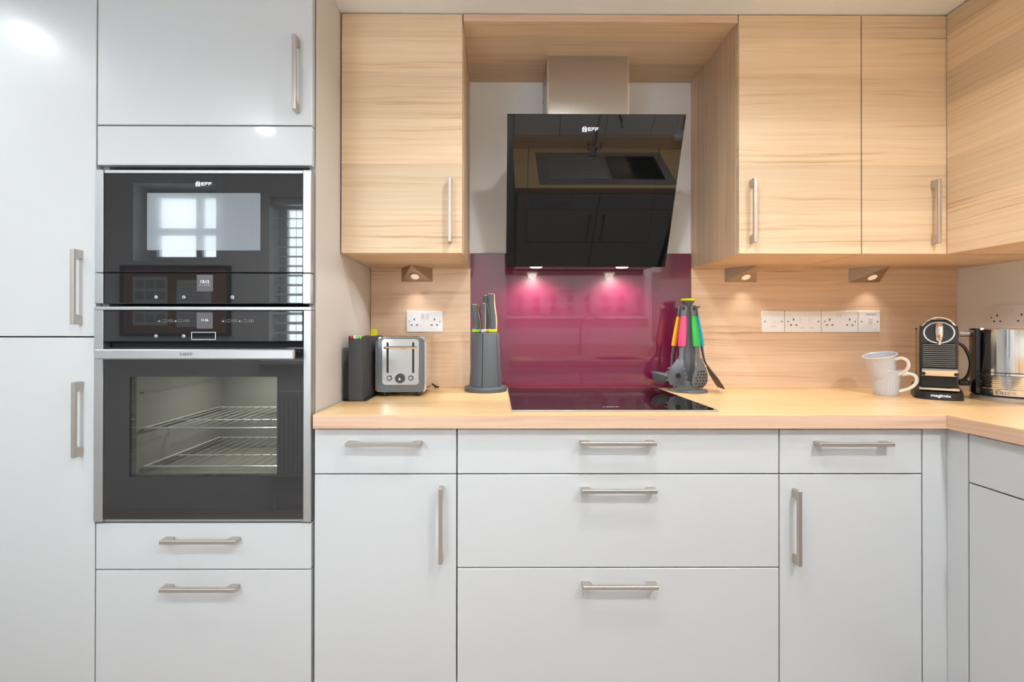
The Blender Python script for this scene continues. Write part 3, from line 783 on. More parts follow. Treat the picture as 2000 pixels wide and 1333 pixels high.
bm = nb(); box(bm, .028, .072, -.0079, -.0074, HS * .86, HS * .875); box(bm, .034, .068, -.0079, -.0074, HS * .81, HS * .82); obj('printed_mark', bm, 'print_dim', t)
bm = nb(); prism(bm, [(.060, .004), (.078, .004), (.070, .018)], 'Y', -.0080, -.0074); obj('sticker', bm, 'china', t)
# on the side wall, turned to face the room
t = dbl('white double wall socket on the side wall behind the kettle', 0, .1465, 0, .086, 0)
t.location = (XR - .0003, -.1400, 1.148); t.rotation_euler = (0, 0, -PI / 2)

# ------------------------------------------------------------------ triangular lamps under the wall units
def wedge_lamp(label, xl, xr, xa, ya=-.098, loc=None, rot=0.0, on=True):
    zt, zb = ZB - .0003, 1.3368
    t = thing('under_cabinet_lamp', label, 'lamp', loc or (xl, -.0115, zb), rot)
    w, d = xr - xl, -.0865
    a = xa - xl
    bm = nb(); h = zt - zb
    TL, TR, BL, BR, A = [bm.verts.new(p) for p in ((0, 0, h), (w, 0, h), (0, 0, 0), (w, 0, 0), (a, d, h - .001))]
    A2 = bm.verts.new((a, d, h))
    fs = [bm.faces.new(q) for q in ((TL, TR, BR, BL), (TL, A2, TR), (BL, BR, A), (TL, BL, A, A2), (TR, A2, A, BR))]
    bmesh.ops.recalc_face_normals(bm, faces=fs)
    obj('housing', bm, 'bronze', t, smooth=0)
    # lens set flat on the sloping face
    n = (Vector((w, 0, 0))).cross(Vector((a, d, h))).normalized()
    if n.z > 0: n = -n
    c = (Vector((0, 0, 0)) + Vector((w, 0, 0)) + Vector((a, d, h - .001))) / 3
    bm = nb(); cyl(bm, c - n * .001, c + n * .0018, .0235, .0225, 24); r = obj('bezel', bm, 'bronze', t)
    bm = nb(); cyl(bm, c - n * .001, c + n * .0026, .0165, .016, 24); obj('lens', bm, 'led_dim', r)
    if on:
        l = bpy.data.lights.new('under_cabinet_light', 'AREA'); l.shape = 'DISK'; l.size = .03; l.energy = UNDERW; l.color = (1, .94, .87); l.spread = math.radians(122)
        lo = bpy.data.objects.new('under_cabinet_light', l); col.objects.link(lo); lo.parent = t
        lo.location = c + n * .006; lo.rotation_euler = n.to_track_quat('-Z', 'Y').to_euler()
    return t
wedge_lamp('triangular nickel lamp under the wall cabinet above the toaster', -.3850, -.2600, -.3320)
wedge_lamp('triangular nickel lamp above the end switch of the row', .9170, 1.0450, 1.0000)
wedge_lamp('triangular nickel lamp in the corner above the double sockets', 1.4180, 1.5420, 1.5130)
wedge_lamp('triangular nickel lamp under the side wall cabinet above the kettle', 0, .125, .0625, loc=(XR - .001, -.36, 1.3368), rot=-PI / 2)

# ------------------------------------------------------------------ knife block and knives
KX, KY = -.0440, -.0965
t = thing('knife_block', 'round slate grey knife carousel on the worktop beside the hob', 'knife block', (KX, KY, WT))
bm = nb(); lathe(bm, [(.080, .0), (.0815, .004), (.0815, .014), (.079, .018), (.060, .020)], seg=48); obj('base', bm, 'grey_plastic', t)
def facet(a0, a1, r0, r1, z0, z1, n=6):
    bm = nb()
    P = []
    for z, r in ((z0, r0), (z0 + (z1 - z0) * .97, r1), (z1, r1 - .003)):
        P.append([(r * math.cos(a0 + (a1 - a0) * i / n), r * math.sin(a0 + (a1 - a0) * i / n), z) for i in range(n + 1)] + [(.012 * math.cos((a0 + a1) / 2), .012 * math.sin((a0 + a1) / 2), z)])
    V = [[bm.verts.new(p) for p in ring] for ring in P]
    m_ = len(P[0]); fs = [bm.faces.new(V[0][::-1]), bm.faces.new(V[-1])]
    for a, b in zip(V, V[1:]):
        for i in range(m_): fs.append(bm.faces.new((a[i], a[(i + 1) % m_], b[(i + 1) % m_], b[i])))
    bmesh.ops.recalc_face_normals(bm, faces=fs)
    return bm
bm = nb(); lathe(bm, [(.055, .019), (.046, .218)], seg=32); obj('core', bm, 'matte_black', t)
cuts = [math.radians(a) for a in (-101, -37, 23, 83, 143, 203)]
for i in range(6):
    a0, a1 = cuts[i], cuts[(i + 1) % 6] + (2 * PI if i == 5 else 0)
    obj('segment', facet(a0 + .022, a1 - .022, .0625, .0515, .020, .222), 'grey_plastic', t)
def knife(label, dx, dy, h, w, d, rot, tilt, bolster, rim='rim', curve=.004):
    t = thing('kitchen_knife', label, 'knife', (KX + dx, KY + dy, WT + .2235), rot, group='knives in the carousel')
    n = 14; path = []; fl = []
    for i in range(n + 1):
        s = i / n
        wob = curve * math.sin(s * PI * 1.6 + .4)
        path.append((tilt * s * h + wob, 0, .012 + s * (h - .012))); fl.append((1, 1))
    def prof(off, dd, m, nm, ww):
        bm = nb(); rings = []
        for i, p in enumerate(path):
            s = i / n; wk = ww * (.86 + .22 * (s - .45) ** 2 * 2 + .12 * s)
            if i == n: wk *= .9
            q = rrect(p[0] + off - wk / 2, p[0] + off + wk / 2, -dd / 2, dd / 2, min(dd, wk) * .42, 3)
            rings.append([bm.verts.new((x, y, p[2])) for x, y in q])
        fs = [bm.faces.new(rings[0][::-1]), bm.faces.new(rings[-1])]
        for a, b in zip(rings, rings[1:]):
            for k in range(len(a)): fs.append(bm.faces.new((a[k], a[(k + 1) % len(a)], b[(k + 1) % len(a)], b[k])))
        bmesh.ops.recalc_face_normals(bm, faces=fs)
        return obj(nm, bm, m, t)
    prof(0, d, 'grey_plastic', 'handle', w)
    prof(w * .40, d * .62, rim, 'handle_spine', w * .30)
    bm = nb(); z1 = path[-1]; box(bm, z1[0] - w * .40, z1[0] + w * .40, -d * .40, d * .40, h - .001, h + .0022, .001); obj('end_cap', bm, rim if bolster != 'lilac' else 'lilac', t)
    bm = nb(); box(bm, -w * .62, w * .62, -d * .6, d * .6, 0, .013, .003); obj('bolster', bm, bolster, t)
    bm = nb(); box(bm, -w * .4, w * .4, -.001, .001, -.15, .001); obj('blade', bm, 'steel', t)
    return t
knife('short knife with a green collar in the carousel', -.036, -.014, .105, .026, .018, .25, -.03, 'lime')
knife('slim knife with a lilac collar in the carousel', -.0085, -.036, .108, .0145, .016, .0, .03, 'lilac', curve=.001)
knife('tall knife with an amber collar and wavy handle in the carousel', .0045, .012, .142, .018, .017, .1, .0, 'amber', curve=.005)
knife('tallest knife with a wide yellow collar in the carousel', .0275, -.014, .146, .026, .019, -.15, -.03, 'yellow', curve=.003)

# ------------------------------------------------------------------ chopping board case
BX0, BX1, BY0, BY1 = -.4835, -.4365, -.374, -.115
t = thing('board_case', 'dark grey upright case holding chopping boards between the cabinet side and the toaster', 'chopping board case', (BX0, BY0, WT))
bw, bd, bh = BX1 - BX0, BY1 - BY0, .212
bm = nb()
prism(bm, rrect(0, .0035, 0, bd, .0015, 2), 'Z', .004, bh); prism(bm, rrect(bw - .0035, bw, 0, bd, .0015, 2), 'Z', .004, bh)
box(bm, .0030, bw - .0030, 0, .004, .004, bh - .010); box(bm, .0030, bw - .0030, bd - .004, bd, .004, bh); box(bm, .0030, bw - .0030, .004, bd - .004, .004, .010)
obj('case', bm, 'grey_dark', t)
bm = nb(); prism(bm, rrect(-.020, bw + .010, .004, bd + .004, .012), 'Z', 0, .0038); obj('base_tray', bm, 'black', t)
bm = nb(); box(bm, -.0175, -.0025, .012, bd - .02, .0042, .132, .002); obj('side_slot', bm, 'black', t)
for i, (m_, nm) in enumerate((('red', 'red'), ('cream', 'cream'), ('mint', 'mint green'), ('lime', 'lime green'))):
    x = .0045 + i * .0100
    b = thing('chopping_board', 'thin chopping board with a %s index tab in the dark case' % nm, 'chopping board', (BX0 + x, BY0 + .006, WT + .0105), group='chopping boards in the case')
    bm = nb(); prism(bm, rrect(.003, bd - .018, 0, .196, .012), 'X', 0, .0075); obj('board', bm, m_, b)
    bm = nb(); box(bm, .0006, .0082, -.0030 + .001, .020, .1935, .2035, .001); obj('index_tab', bm, m_, b)
t = thing('cap_tool', 'small bright yellow cap standing up at the back of the chopping board case', 'kitchen tool', (-.4560, -.155, WT - .012))
bm = nb(); prism(bm, rrect(-.013, .009, .212, .247, .006), 'Y', -.006, .006); bmesh.ops.bevel(bm, geom=bm.edges[:], offset=.001, segments=1, affect='EDGES'); obj('cap', bm, 'yellow', t)
bm = nb(); box(bm, -.008, .004, -.003, .003, .190, .2118, .001); obj('shaft', bm, 'black', t)

# ------------------------------------------------------------------ toaster
TX, TY = -.3365, -.262
t = thing('toaster', 'grey and polished steel two-slot toaster on the worktop', 'toaster', (TX, TY, WT), math.radians(1.5))
tw, td, th = .176, .205, .190
bm = nb(); prism(bm, rrect(-tw / 2 + .006, tw / 2 - .006, .016, .016 + th, .016), 'Y', 0, td); obj('body', bm, 'toaster_grey', t)
for s in (-1, 1):
    bm = nb()
    xo = s * tw / 2
    pr = [(xo, .024), (xo, th - .004), (xo - s * .010, th + .012), (xo - s * .014, th + .0175), (xo - s * .020, th + .0175), (xo - s * .010, th), (xo - s * .0055, th - .010), (xo - s * .0055, .028), (xo - s * .012, .018), (xo - s * .006, .0165)]
    prism(bm, pr if s < 0 else pr[::-1], 'Y', .004, td - .004)
    obj('side_panel', bm, 'mirror_steel', t, label='polished steel side')
bm = nb(); box(bm, -.062, .062, .006, td - .006, .016 + th - .001, .016 + th + .0015, .001); tp = obj('top_plate', bm, 'mirror_steel', t)
for x in (-.026, .026):
    bm = nb(); box(bm, x - .012, x + .012, .035, td - .025, .016 + th - .0015, .016 + th + .002); obj('bread_slot', bm, 'matte_black', tp)
    bm = nb()
    for k in range(9): tube(bm, [(x - .011, .045 + k * .016, .016 + th + .0022), (x + .011, .045 + k * .016, .016 + th + .0022)], .0010, 6)
    obj('slot_wire', bm, 'chrome', tp)
bm = nb(); prism(bm, rrect(-.064, .064, .041, .016 + th - .004, .012), 'Y', -.003, .002)
bmesh.ops.bevel(bm, geom=[e for e in bm.edges if all(abs(v.co.y + .003) < 1e-6 for v in e.verts)], offset=.001, segments=1, affect='EDGES')
fp = obj('front_plate', bm, 'mirror_steel', t, label='polished steel front plate')
for x in (-.0445, .0440):
    bm = nb(); prism(bm, rrect(x - .0036, x + .0036, .083, .190, .0030), 'Y', -.0036, -.0028); obj('lever_slot', bm, 'socket_hole', fp)
bm = nb(); tube(bm, [(-.054, -.014, .1715), (-.048, -.016, .1715), (.048, -.016, .1715), (.054, -.014, .1715)], .0045, 12); lv = obj('lever_bar', bm, 'chrome', t)
for x in (-.0445, .044):
    bm = nb(); box(bm, x - .0025, x + .0025, -.014, -.003, .1690, .1740); obj('lever_arm', bm, 'black', lv)
bm = nb(); cyl(bm, (-.001, -.0032, .0645), (-.001, -.0050, .0645), .0205, .0200, 28); kn = obj('dial_ring', bm, 'chrome', t)
bm = nb(); lathe(bm, [(.0170, 0), (.0170, .006), (.0150, .010), (.010, .0095), (.006, .011)], seg=28); bmesh.ops.rotate(bm, verts=bm.verts, matrix=Matrix.Rotation(PI / 2, 3, 'X')); bmesh.ops.translate(bm, verts=bm.verts, vec=(-.001, -.0050, .0645)); obj('dial', bm, 'grey_dark', kn)
bm = nb(); prism(bm, [(-.0045, .060), (.0030, .060), (-.0008, .069)], 'Y', -.0172, -.0160); obj('dial_mark', bm, 'print', kn)
for x in (-.038, .036):
    bm = nb(); cyl(bm, (x, -.0032, .0655), (x, -.0048, .0655), .0092, None, 20); b = obj('button_ring', bm, 'grey_dark', t)
    bm = nb(); cyl(bm, (x, -.0048, .0655), (x, -.0072, .0655), .0062, .0056, 20); obj('button', bm, 'chrome', b)
for x in (-.058, .058):
    for y in (.022, td - .022):
        bm = nb(); lathe(bm, [(.0085, 0), (.0095, .003), (.0085, .0165)], (x, y, 0), 16); obj('foot', bm, 'black', t)
bm = nb(); tube(bm, bez([(tw / 2 - .01, td - .01, .03), (tw / 2 + .010, td + .006, .012), (tw / 2 + .022, td + .022, .006), (tw / 2 + .004, td + .040, .006)]), .003, 8); obj('power_cord', bm, 'black', t)

# ------------------------------------------------------------------ utensil stand
UX, UY = .7290, -.1080
t = thing('utensil_stand', 'grey utensil carousel with a yellow top cap at the hob corner', 'utensil stand', (UX, UY, WT))
bm = nb(); lathe(bm, [(.069, 0), (.0705, .003), (.068, .0075), (.045, .012), (.026, .022), (.020, .040)], seg=40); obj('base', bm, 'grey_tool', t)
bm = nb(); lathe(bm, [(.0200, .040), (.026, .075), (.0275, .13), (.024, .19), (.017, .25), (.0125, .30), (.012, .322), (.016, .331), (.024, .343)], seg=32); obj('column', bm, 'grey_tool', t)
bm = nb(); lathe(bm, [(.022, .3432), (.0265, .346), (.0265, .351), (.024, .3535), (.0, .3535)][:-1] + [(.012, .3542)], seg=32); obj('top_cap', bm, 'yellow', t)
AZ = [math.radians(a) for a in (223, 286, 151, 353, 68)]
for a in AZ:
    c, s = math.cos(a), math.sin(a)
    bm = nb(); tube(bm, [(c * .010, s * .010, .316), (c * .026, s * .026, .318), (c * .038, s * .038, .321)], .0034, 10); lathe(bm, [(.0035, -.003), (.006, 0), (.0035, .003)], (c * .040, s * .040, .322), 10); obj('hook', bm, 'grey_tool', t)
def tool(name, label, az, mcol, head):
    """a tool hung on the stand: local x sideways, local -y outward, z up from the worktop"""
    t = thing(name, label, 'kitchen utensil', (UX, UY, WT), az + PI / 2, group='utensils on the carousel')
    def ro(z): return -.0290 - (.318 - z) * .15
    bm = nb()
    # grip: tapered, slightly bowed
    zs = [.285, .27, .24, .21, .185, .172]; ws = [.0105, .0115, .0135, .0150, .0152, .0145]
    tube(bm, [(0, ro(z), z) for z in zs], ws, 14, (1, .62), up=(0, -1, 0)); obj('grip', bm, mcol, t)
    bm = nb(); tube(bm, [(0, ro(z), z) for z in (.327, .323, .315, .300, .2855)], [.004, .0088, .0115, .0110, .0106], 14, (1, .45), up=(0, -1, 0)); g = obj('grip_end', bm, 'grey_tool', t)
    bm = nb(); cyl(bm, (0, ro(.313) - .0056, .313), (0, ro(.313) + .002, .313), .0052, None, 14); obj('hang_hole', bm, 'socket_hole', g)
    head(t, ro)
    return t
def head_pasta(t, ro):
    bm = nb(); tube(bm, [(0, ro(.172), .1715), (0, ro(.14), .140), (0, ro(.12) - .002, .118)], [.0105, .0085, .0115], 12, (1, .5), up=(0, -1, 0)); obj('shaft', bm, 'grey_tool', t)
    def f(u, v):
        a = (u - .5) * 2; z = .125 - v * .098
        w = .011 + .026 * math.sin(min(1, v * 1.25) * PI * .5) - .010 * max(0, v - .7) / .3
        y = ro(.12) - .004 - .016 * math.sin(v * PI) - .018 * max(0, v - .55) - .014 * abs(a) ** 2 * min(1, v * 2)
        return (a * w, y, z)
    bm = nb(); grid_surface(bm, f, 14, 14, .0025); h = obj('head', bm, 'grey_tool', t)
    bm = nb()
    for s in (-1, 1):
        for k in range(4):
            v = .35 + k * .15; p = Vector(f(.5 + s * .5, v)); tube(bm, [p, p + Vector((s * .004, -.012, -.001))], [.0042, .0028], 8)
    for k in range(3):
        p = Vector(f(.25 + .25 * k, 1.0)); tube(bm, [p, p + Vector((0, -.012, -.004))], [.0046, .003], 8)
    obj('teeth', bm, 'grey_tool', h)
    p = Vector(f(.5, .62)); bm = nb(); cyl(bm, p + Vector((0, -.0032, 0)), p + Vector((0, .004, 0)), .0095, None, 20); obj('drain_hole', bm, 'socket_hole', h)
def head_slotted(t, ro):
    bm = nb(); tube(bm, [(0, ro(.172), .1715), (0, ro(.14), .140), (0, ro(.12) - .002, .112)], [.0105, .0075, .0110], 12, (1, .5), up=(0, -1, 0)); obj('shaft', bm, 'grey_tool', t)
    def f(u, v):
        a = (u - .5) * 2; z = .128 - v * .112
        w = .009 + .025 * math.sin(min(1, v / .72) * PI / 2) ** 1.3
        if v > .72: w = .034 * math.sqrt(max(0.0, 1 - ((v - .72) / .285) ** 2))
        y = ro(.12) - .004 - .008 * math.sin(v * PI) + .006 * a * a * min(1, v * 1.5) - .004
        return (a * w, y, z)
    bm = nb(); grid_surface(bm, f, 12, 20, .0025); h = obj('head', bm, 'grey_tool', t)
    bm = nb()
    for r_, k0 in ((.42, 3), (.52, 4), (.62, 4), (.72, 4), (.82, 4), (.91, 3)):
        for k in range(k0):
            u = .5 + (k - (k0 - 1) / 2) * .185 + (.05 if int(r_ * 10) % 2 else -.02)
            p = Vector(f(u, r_)); cyl(bm, p + Vector((0, -.0022, 0)), p + Vector((0, .0015, 0)), .0029, None, 10)
    obj('drain_holes', bm, 'socket_hole', h, kind='stuff')
def head_ladle(t, ro):
    bm = nb(); tube(bm, bez([(0, ro(.172), .1715), (0, ro(.13), .130), (0, ro(.10) + .002, .095), (0, ro(.08) - .002, .070), (0, ro(.07) - .004, .058)], 6), [.0095 - .0002 * i for i in range(25)], 12, (1, .5), up=(0, -1, 0)); obj('shaft', bm, 'grey_tool', t)
    bm = nb()
    prof = [(.003, -.030), (.016, -.028), (.028, -.020), (.035, -.008), (.0385, .003), (.0395, .005), (.0365, .003), (.033, -.007), (.026, -.017), (.015, -.024), (.003, -.026)]
    lathe(bm, prof, (0, 0, 0), 32, cap=False)
    bmesh.ops.rotate(bm, verts=bm.verts, matrix=Matrix.Rotation(math.radians(-10), 3, 'X')); bmesh.ops.translate(bm, verts=bm.verts, vec=(0, ro(.06) - .030, .058)); obj('bowl', bm, 'grey_tool', t)
def head_turner(t, ro):
    bm = nb(); tube(bm, bez([(0, ro(.172), .1715), (0, ro(.14), .140), (0, ro(.115) - .004, .110), (0, ro(.10) - .016, .090)], 6), [.0095 - .0002 * i for i in range(19)], 12, (1, .45), up=(0, -1, 0)); obj('shaft', bm, 'grey_tool', t)
    def f(u, v):
        a = (u - .5) * 2; w = .014 + .026 * min(1, v * 2.2)
        return (a * w, ro(.10) - .012 - v * .048, .093 - v * .078)
    bm = nb(); grid_surface(bm, f, 6, 8, .0028); obj('blade', bm, 'grey_dark', t)
def head_slice(t, ro):
    bm = nb(); tube(bm, [(0, ro(.172), .1715), (0, ro(.14), .140), (0, ro(.11), .100)], [.0105, .0080, .0100], 12, (1, .45), up=(0, -1, 0)); obj('shaft', bm, 'grey_tool', t)
    bm = nb(); prism(bm, [(-.012, .112), (.012, .112), (.040, .050), (.042, .022), (-.030, .034), (-.034, .052)], 'Y', ro(.08) - .004, ro(.08)); obj('blade', bm, 'matte_black', t)
tool('pasta_server', 'grey pasta server with a pink grip hanging on the carousel', AZ[0], 'pink', head_pasta)
tool('slotted_spoon', 'grey slotted spoon with a green grip hanging on the carousel', AZ[1], 'green', head_slotted)
tool('ladle', 'grey ladle with an orange grip hanging on the carousel', AZ[2], 'orange', head_ladle)
tool('turner', 'grey angled turner with a cyan grip hanging on the carousel', AZ[3], 'cyan', head_turner)
tool('spatula', 'dark spatula with an amber grip hanging at the back of the carousel', AZ[4], 'amber', head_slice)

# ------------------------------------------------------------------ two cups, one stacked in the other
def cup(label, loc, rot, hand_az, pattern):
    t = thing('cup', label, 'cup', loc)
    t.rotation_euler = rot
    prof = [(.030, 0), (.0440, .0005), (.0465, .004), (.0495, .024), (.0535, .048), (.0585, .074), (.0625, .0900), (.0632, .0908), (.0620, .0912), (.0600, .0900), (.0560, .074), (.0510, .048), (.0470, .024), (.0440, .008), (.030, .006)]
    prof = [(r * .79, z) for r, z in prof]
    bm = nb(); lathe(bm, prof, seg=64); obj('bowl', bm, pattern, t)
    bm = nb(); lathe(bm, [(.0490, .0885), (.0506, .0890), (.0510, .0912), (.0494, .0918), (.0480, .0912)], seg=64, cap=False); obj('rim', bm, 'china', t)
    c, s = math.cos(hand_az), math.sin(hand_az)
    pts = [(.0550, .076), (.075, .081), (.092, .078), (.101, .066), (.098, .050), (.086, .036), (.068, .026), (.0450, .018)]
    bm = nb(); tube(bm, bez([(c * r * .84, s * r * .84, z) for r, z in pts], 6), .0036, 10, (1.5, .8), up=(-s, c, 0)); obj('handle', bm, 'china', t)
    return t
CUX, CUY = 1.3990, -.2150
cup('ribbed white cup standing on the worktop under another cup', (CUX, CUY, WT), (0, 0, 0), math.radians(-52), 'cup')
cup('ribbed white cup resting tilted inside the lower cup', (CUX - .006, CUY, WT + .0560), (math.radians(3), math.radians(-13), 0), math.radians(-70), 'cup')

# ------------------------------------------------------------------ coffee machine
t = thing('coffee_machine', 'black and chrome capsule coffee machine on the worktop beside the cups', 'coffee machine', (1.5370, -.2620, WT), math.radians(-38))
cw = .049
FY = -.070     # front face of the tower
def arch(w, z0, zs, ztop, n=16):
    pts = [(-w, z0), (w, z0)]
    for i in range(n + 1):
        a = PI * i / n; ca, sa = math.cos(a), math.sin(a)
        pts.append((w * math.copysign(abs(ca) ** .72, ca), zs + (ztop - zs) * abs(sa) ** .8))
    return pts
bm = nb(); prism(bm, rrect(-.064, .064, -.100, .105, .045, 8), 'Z', 0, .026)
for v in bm.verts:
    if v.co.z > .02: v.co.x *= .965; v.co.y = .0 + (v.co.y) * .965
    if v.co.z > .02 and v.co.y > -.04: v.co.z += .018
bmesh.ops.bevel(bm, geom=[e for e in bm.edges if all(v.co.z > .02 for v in e.verts)], offset=.004, segments=1, affect='EDGES'); obj('base', bm, 'black', t)
text('base_lettering', 'magimix', .0135, 'print', t, (.002, -.1004, .0150), bold=.0003, sx=1.1)
bm = nb(); prism(bm, arch(cw, .030, .222, .270), 'Y', FY, .030)
bmesh.ops.bevel(bm, geom=[e for e in bm.edges if all(abs(v.co.y - FY) < 1e-6 for v in e.verts)], offset=.004, segments=1, affect='EDGES'); obj('tower', bm, 'black_gloss', t)
# head disc with chrome ring
def disc(x, z, rx, rz, y0, y1, n=36): 
    return [(x + rx * math.cos(2 * PI * i / n), z + rz * math.sin(2 * PI * i / n)) for i in range(n)]
bm = nb()
n = 40; rx, rz, zc = .0385, .0355, .2255
for i in range(n):
    a, b = 2 * PI * i / n, 2 * PI * (i + 1) / n
    prism(bm, [(k * rx * math.cos(s), zc + k * rz * math.sin(s)) for k, s in ((1.03, a), (1.03, b), (.93, b), (.93, a))], 'Y', FY - .010, FY + .001)
obj('chrome_ring', bm, 'chrome', t, smooth=30)
bm = nb(); prism(bm, disc(0, zc, rx * .95, rz * .95, 0, 0), 'Y', FY - .006, FY + .001); hd = obj('head_disc', bm, 'black_gloss', t)
bm = nb(); tube(bm, [(0, FY - .008, zc + .030), (0, FY - .014, zc + .018), (0, FY - .016, zc - .004), (0, FY - .014, zc - .026)], [.0085, .0105, .0105, .008], 14); obj('spout_cover', bm, 'mirror_steel', hd)
bm = nb(); cyl(bm, (0, FY - .014, zc - .022), (0, FY - .014, zc - .040), .0055, .0045, 14); obj('spout', bm, 'chrome', hd)
bm = nb(); tube(bm, bez([(-.043, FY + .006, .244), (-.030, FY - .002, .264), (-.014, FY - .005, .2745), (0, FY - .006, .277), (.014, FY - .005, .2745), (.030, FY - .002, .264), (.043, FY + .006, .244)], 6), .0034, 10); lv = obj('lever', bm, 'chrome', t)
bm = nb()
for s in (-1, 1):
    for a in (28, 46, 64):
        x, z = s * .047 * math.cos(math.radians(a)), .222 + .050 * math.sin(math.radians(a)); box(bm, x - .006, x + .006, FY + .004, FY + .018, z - .004, z + .004, .001)
obj('lever_grip', bm, 'black', lv)
for k in range(12):
    z = .110 + k * .0066
    bm = nb(); prism(bm, [(FY - .0005, z), (FY - .0060, z + .0006), (FY - .0060, z + .0028), (FY - .0005, z + .0032)], 'X', -.0405, .0405); obj('louvre', bm, 'grille', t)
bm = nb(); box(bm, -.0425, .0425, FY - .0015, FY + .001, .106, .192); obj('louvre_backing', bm, 'matte_black', t)
bm = nb(); prism(bm, [(FY, .104), (FY - .026, .104), (FY - .026, .094), (FY - .022, .080), (FY, .080)], 'X', -.0440, .0440); ct = obj('cup_rest', bm, 'chrome', t)
for s in (-1, 1):
    bm = nb(); cyl(bm, (s * .0405, FY - .0265, .087), (s * .0405, FY - .020, .087), .006, None, 12); obj('pivot', bm, 'black', ct)
bm = nb(); box(bm, -.0440, .0440, FY - .010, FY + .001, .042, .0795, .002); obj('lower_panel', bm, 'black_gloss', t)
bm = nb(); box(bm, -.0500, .0500, FY - .014, FY + .002, .0300, .0405, .002); obj('chrome_strip', bm, 'chrome', t)
bm = nb(); prism(bm, rrect(-.048, .048, .048, .118, .020), 'Z', .046, .235); obj('water_tank', bm, 'tank', t)
bm = nb(); prism(bm, rrect(-.049, .049, .047, .119, .020), 'Z', .2352, .2420); obj('tank_lid', bm, 'black', t)
bm = nb(); tube(bm, bez([(cw - .004, -.035, .196), (cw + .018, -.030, .176), (cw + .034, -.020, .130), (cw + .030, -.012, .085), (cw + .012, -.004, .054)], 8), .0050, 10); obj('power_cord', bm, 'black', t)
bm = nb(); box(bm, cw + .004, cw + .036, -.012, .022, .0455, .066, .006); obj('cord_clip', bm, 'black', t)

# ------------------------------------------------------------------ kettle
t = thing('kettle', 'polished steel kettle with a ridged lower band on the worktop by the side wall', 'kettle', (1.7050, -.3500, WT))
R = .0930
bm = nb(); lathe(bm, [(R + .004, 0), (R + .005, .004), (R + .005, .014), (R + .002, .017)], seg=64); obj('base_ring', bm, 'steel', t)
bm = nb(); lathe(bm, [(R - .003, .0172), (R - .003, .0225)], seg=64); obj('shadow_gap', bm, 'matte_black', t)
pr = [(R, .0226)]
for k in range(4):
    z = .046 + k * .0125; pr += [(R + .0004, z - .004), (R + .0032, z - .002), (R + .0032, z + .002), (R + .0004, z + .004)]
bm = nb(); lathe(bm, pr + [(R, .094)], seg=96); obj('ridged_band', bm, 'mirror_steel', t)
bm = nb(); lathe(bm, [(R - .001, .0942), (R - .001, .0966)], seg=64); obj('dark_seam', bm, 'matte_black', t)
bm = nb(); lathe(bm, [(R + .0002, .0968), (R - .0005, .18), (R - .0015, .236), (R - .0035, .2400), (R - .012, .2415)], seg=96); obj('body', bm, 'mirror_steel', t)
bm = nb(); lathe(bm, [(R - .0125, .2416), (R - .020, .2425), (.03, .2432), (.01, .2433)], seg=48); ld = obj('lid', bm, 'steel', t)
# black handle column on the side facing the coffee machine
def arc_panel(a0, a1, r0, r1, z0, z1, n=10):
    bm = nb(); q = [(r1 * math.cos(a0 + (a1 - a0) * i / n), r1 * math.sin(a0 + (a1 - a0) * i / n)) for i in range(n + 1)] + [(r0 * math.cos(a1 - (a1 - a0) * i / n), r0 * math.sin(a1 - (a1 - a0) * i / n)) for i in range(n + 1)]
    return prism(bm, q, 'Z', z0, z1)
obj('side_panel', arc_panel(math.radians(112), math.radians(168), R - .006, R + .0065, .0228, .240), 'black_gloss', t, label='black vertical side panel')
a = math.radians(140)
bm = nb(); cyl(bm, (R * math.cos(a), R * math.sin(a), .222), ((R + .031) * math.cos(a), (R + .031) * math.sin(a), .222), .0115, None, 24); obj('peg', bm, 'steel', t, label='short round steel peg')
text('lettering', 'Dualit', .019, 'steel', t, (.0, -(R + .0036), .032), ext=.0010, bold=.0005, bend=(R, math.radians(214)))

# ------------------------------------------------------------------ sink run behind the camera, seen in the reflections
YSF = -1.665
base_unit('base_cabinet', 'pale grey base cabinet of one drawer over one door below the sink drainer', 0, .56,
          [('drawer', 0, .56, ZD, ZT, (.28, .829, False)), ('door', 0, .56, .15, ZD, (.05, .60, True))], loc=(.70, YSF, 0), rot=PI, depth=.62)
base_unit('base_cabinet', 'pale grey base cabinet with a plain top panel below the sink bowl', 0, .538,
          [('drawer', 0, .538, ZD, ZT, None), ('door', 0, .538, .15, ZD, (.488, .60, True))], loc=(1.24, YSF, 0), rot=PI, depth=.62, ztop=.735)
t = thing('worktop', 'wood effect worktop round the steel sink under the patterned blind', 'worktop', (.12, -1.66, ZWB))
SX0, SX1, SY0, SY1 = .30, 1.22, -2.20, -1.72
bm = nb()
for a, b, c, d in ((.12, SX0, YF + .001, -1.6615), (SX1, XR - .001, YF + .001, -1.6615), (SX0, SX1, YF + .001, SY0), (SX0, SX1, SY1, -1.6615)): box(bm, a, b, c, d, ZWB, WT)
obj('slab', bm, 'wood_top', t, world=True)
bm = nb(); box(bm, .12, 1.236, -1.6614, -1.6595, ZWB, WT - .0006, .0006); obj('edge_strip', bm, 'wood_edge', t, world=True)
bm = nb(); box(bm, .12, XR - .001, YF + .0005, YF + .018, WT + .0005, 1.010, .001); obj('upstand', bm, 'wood_back', t, world=True)
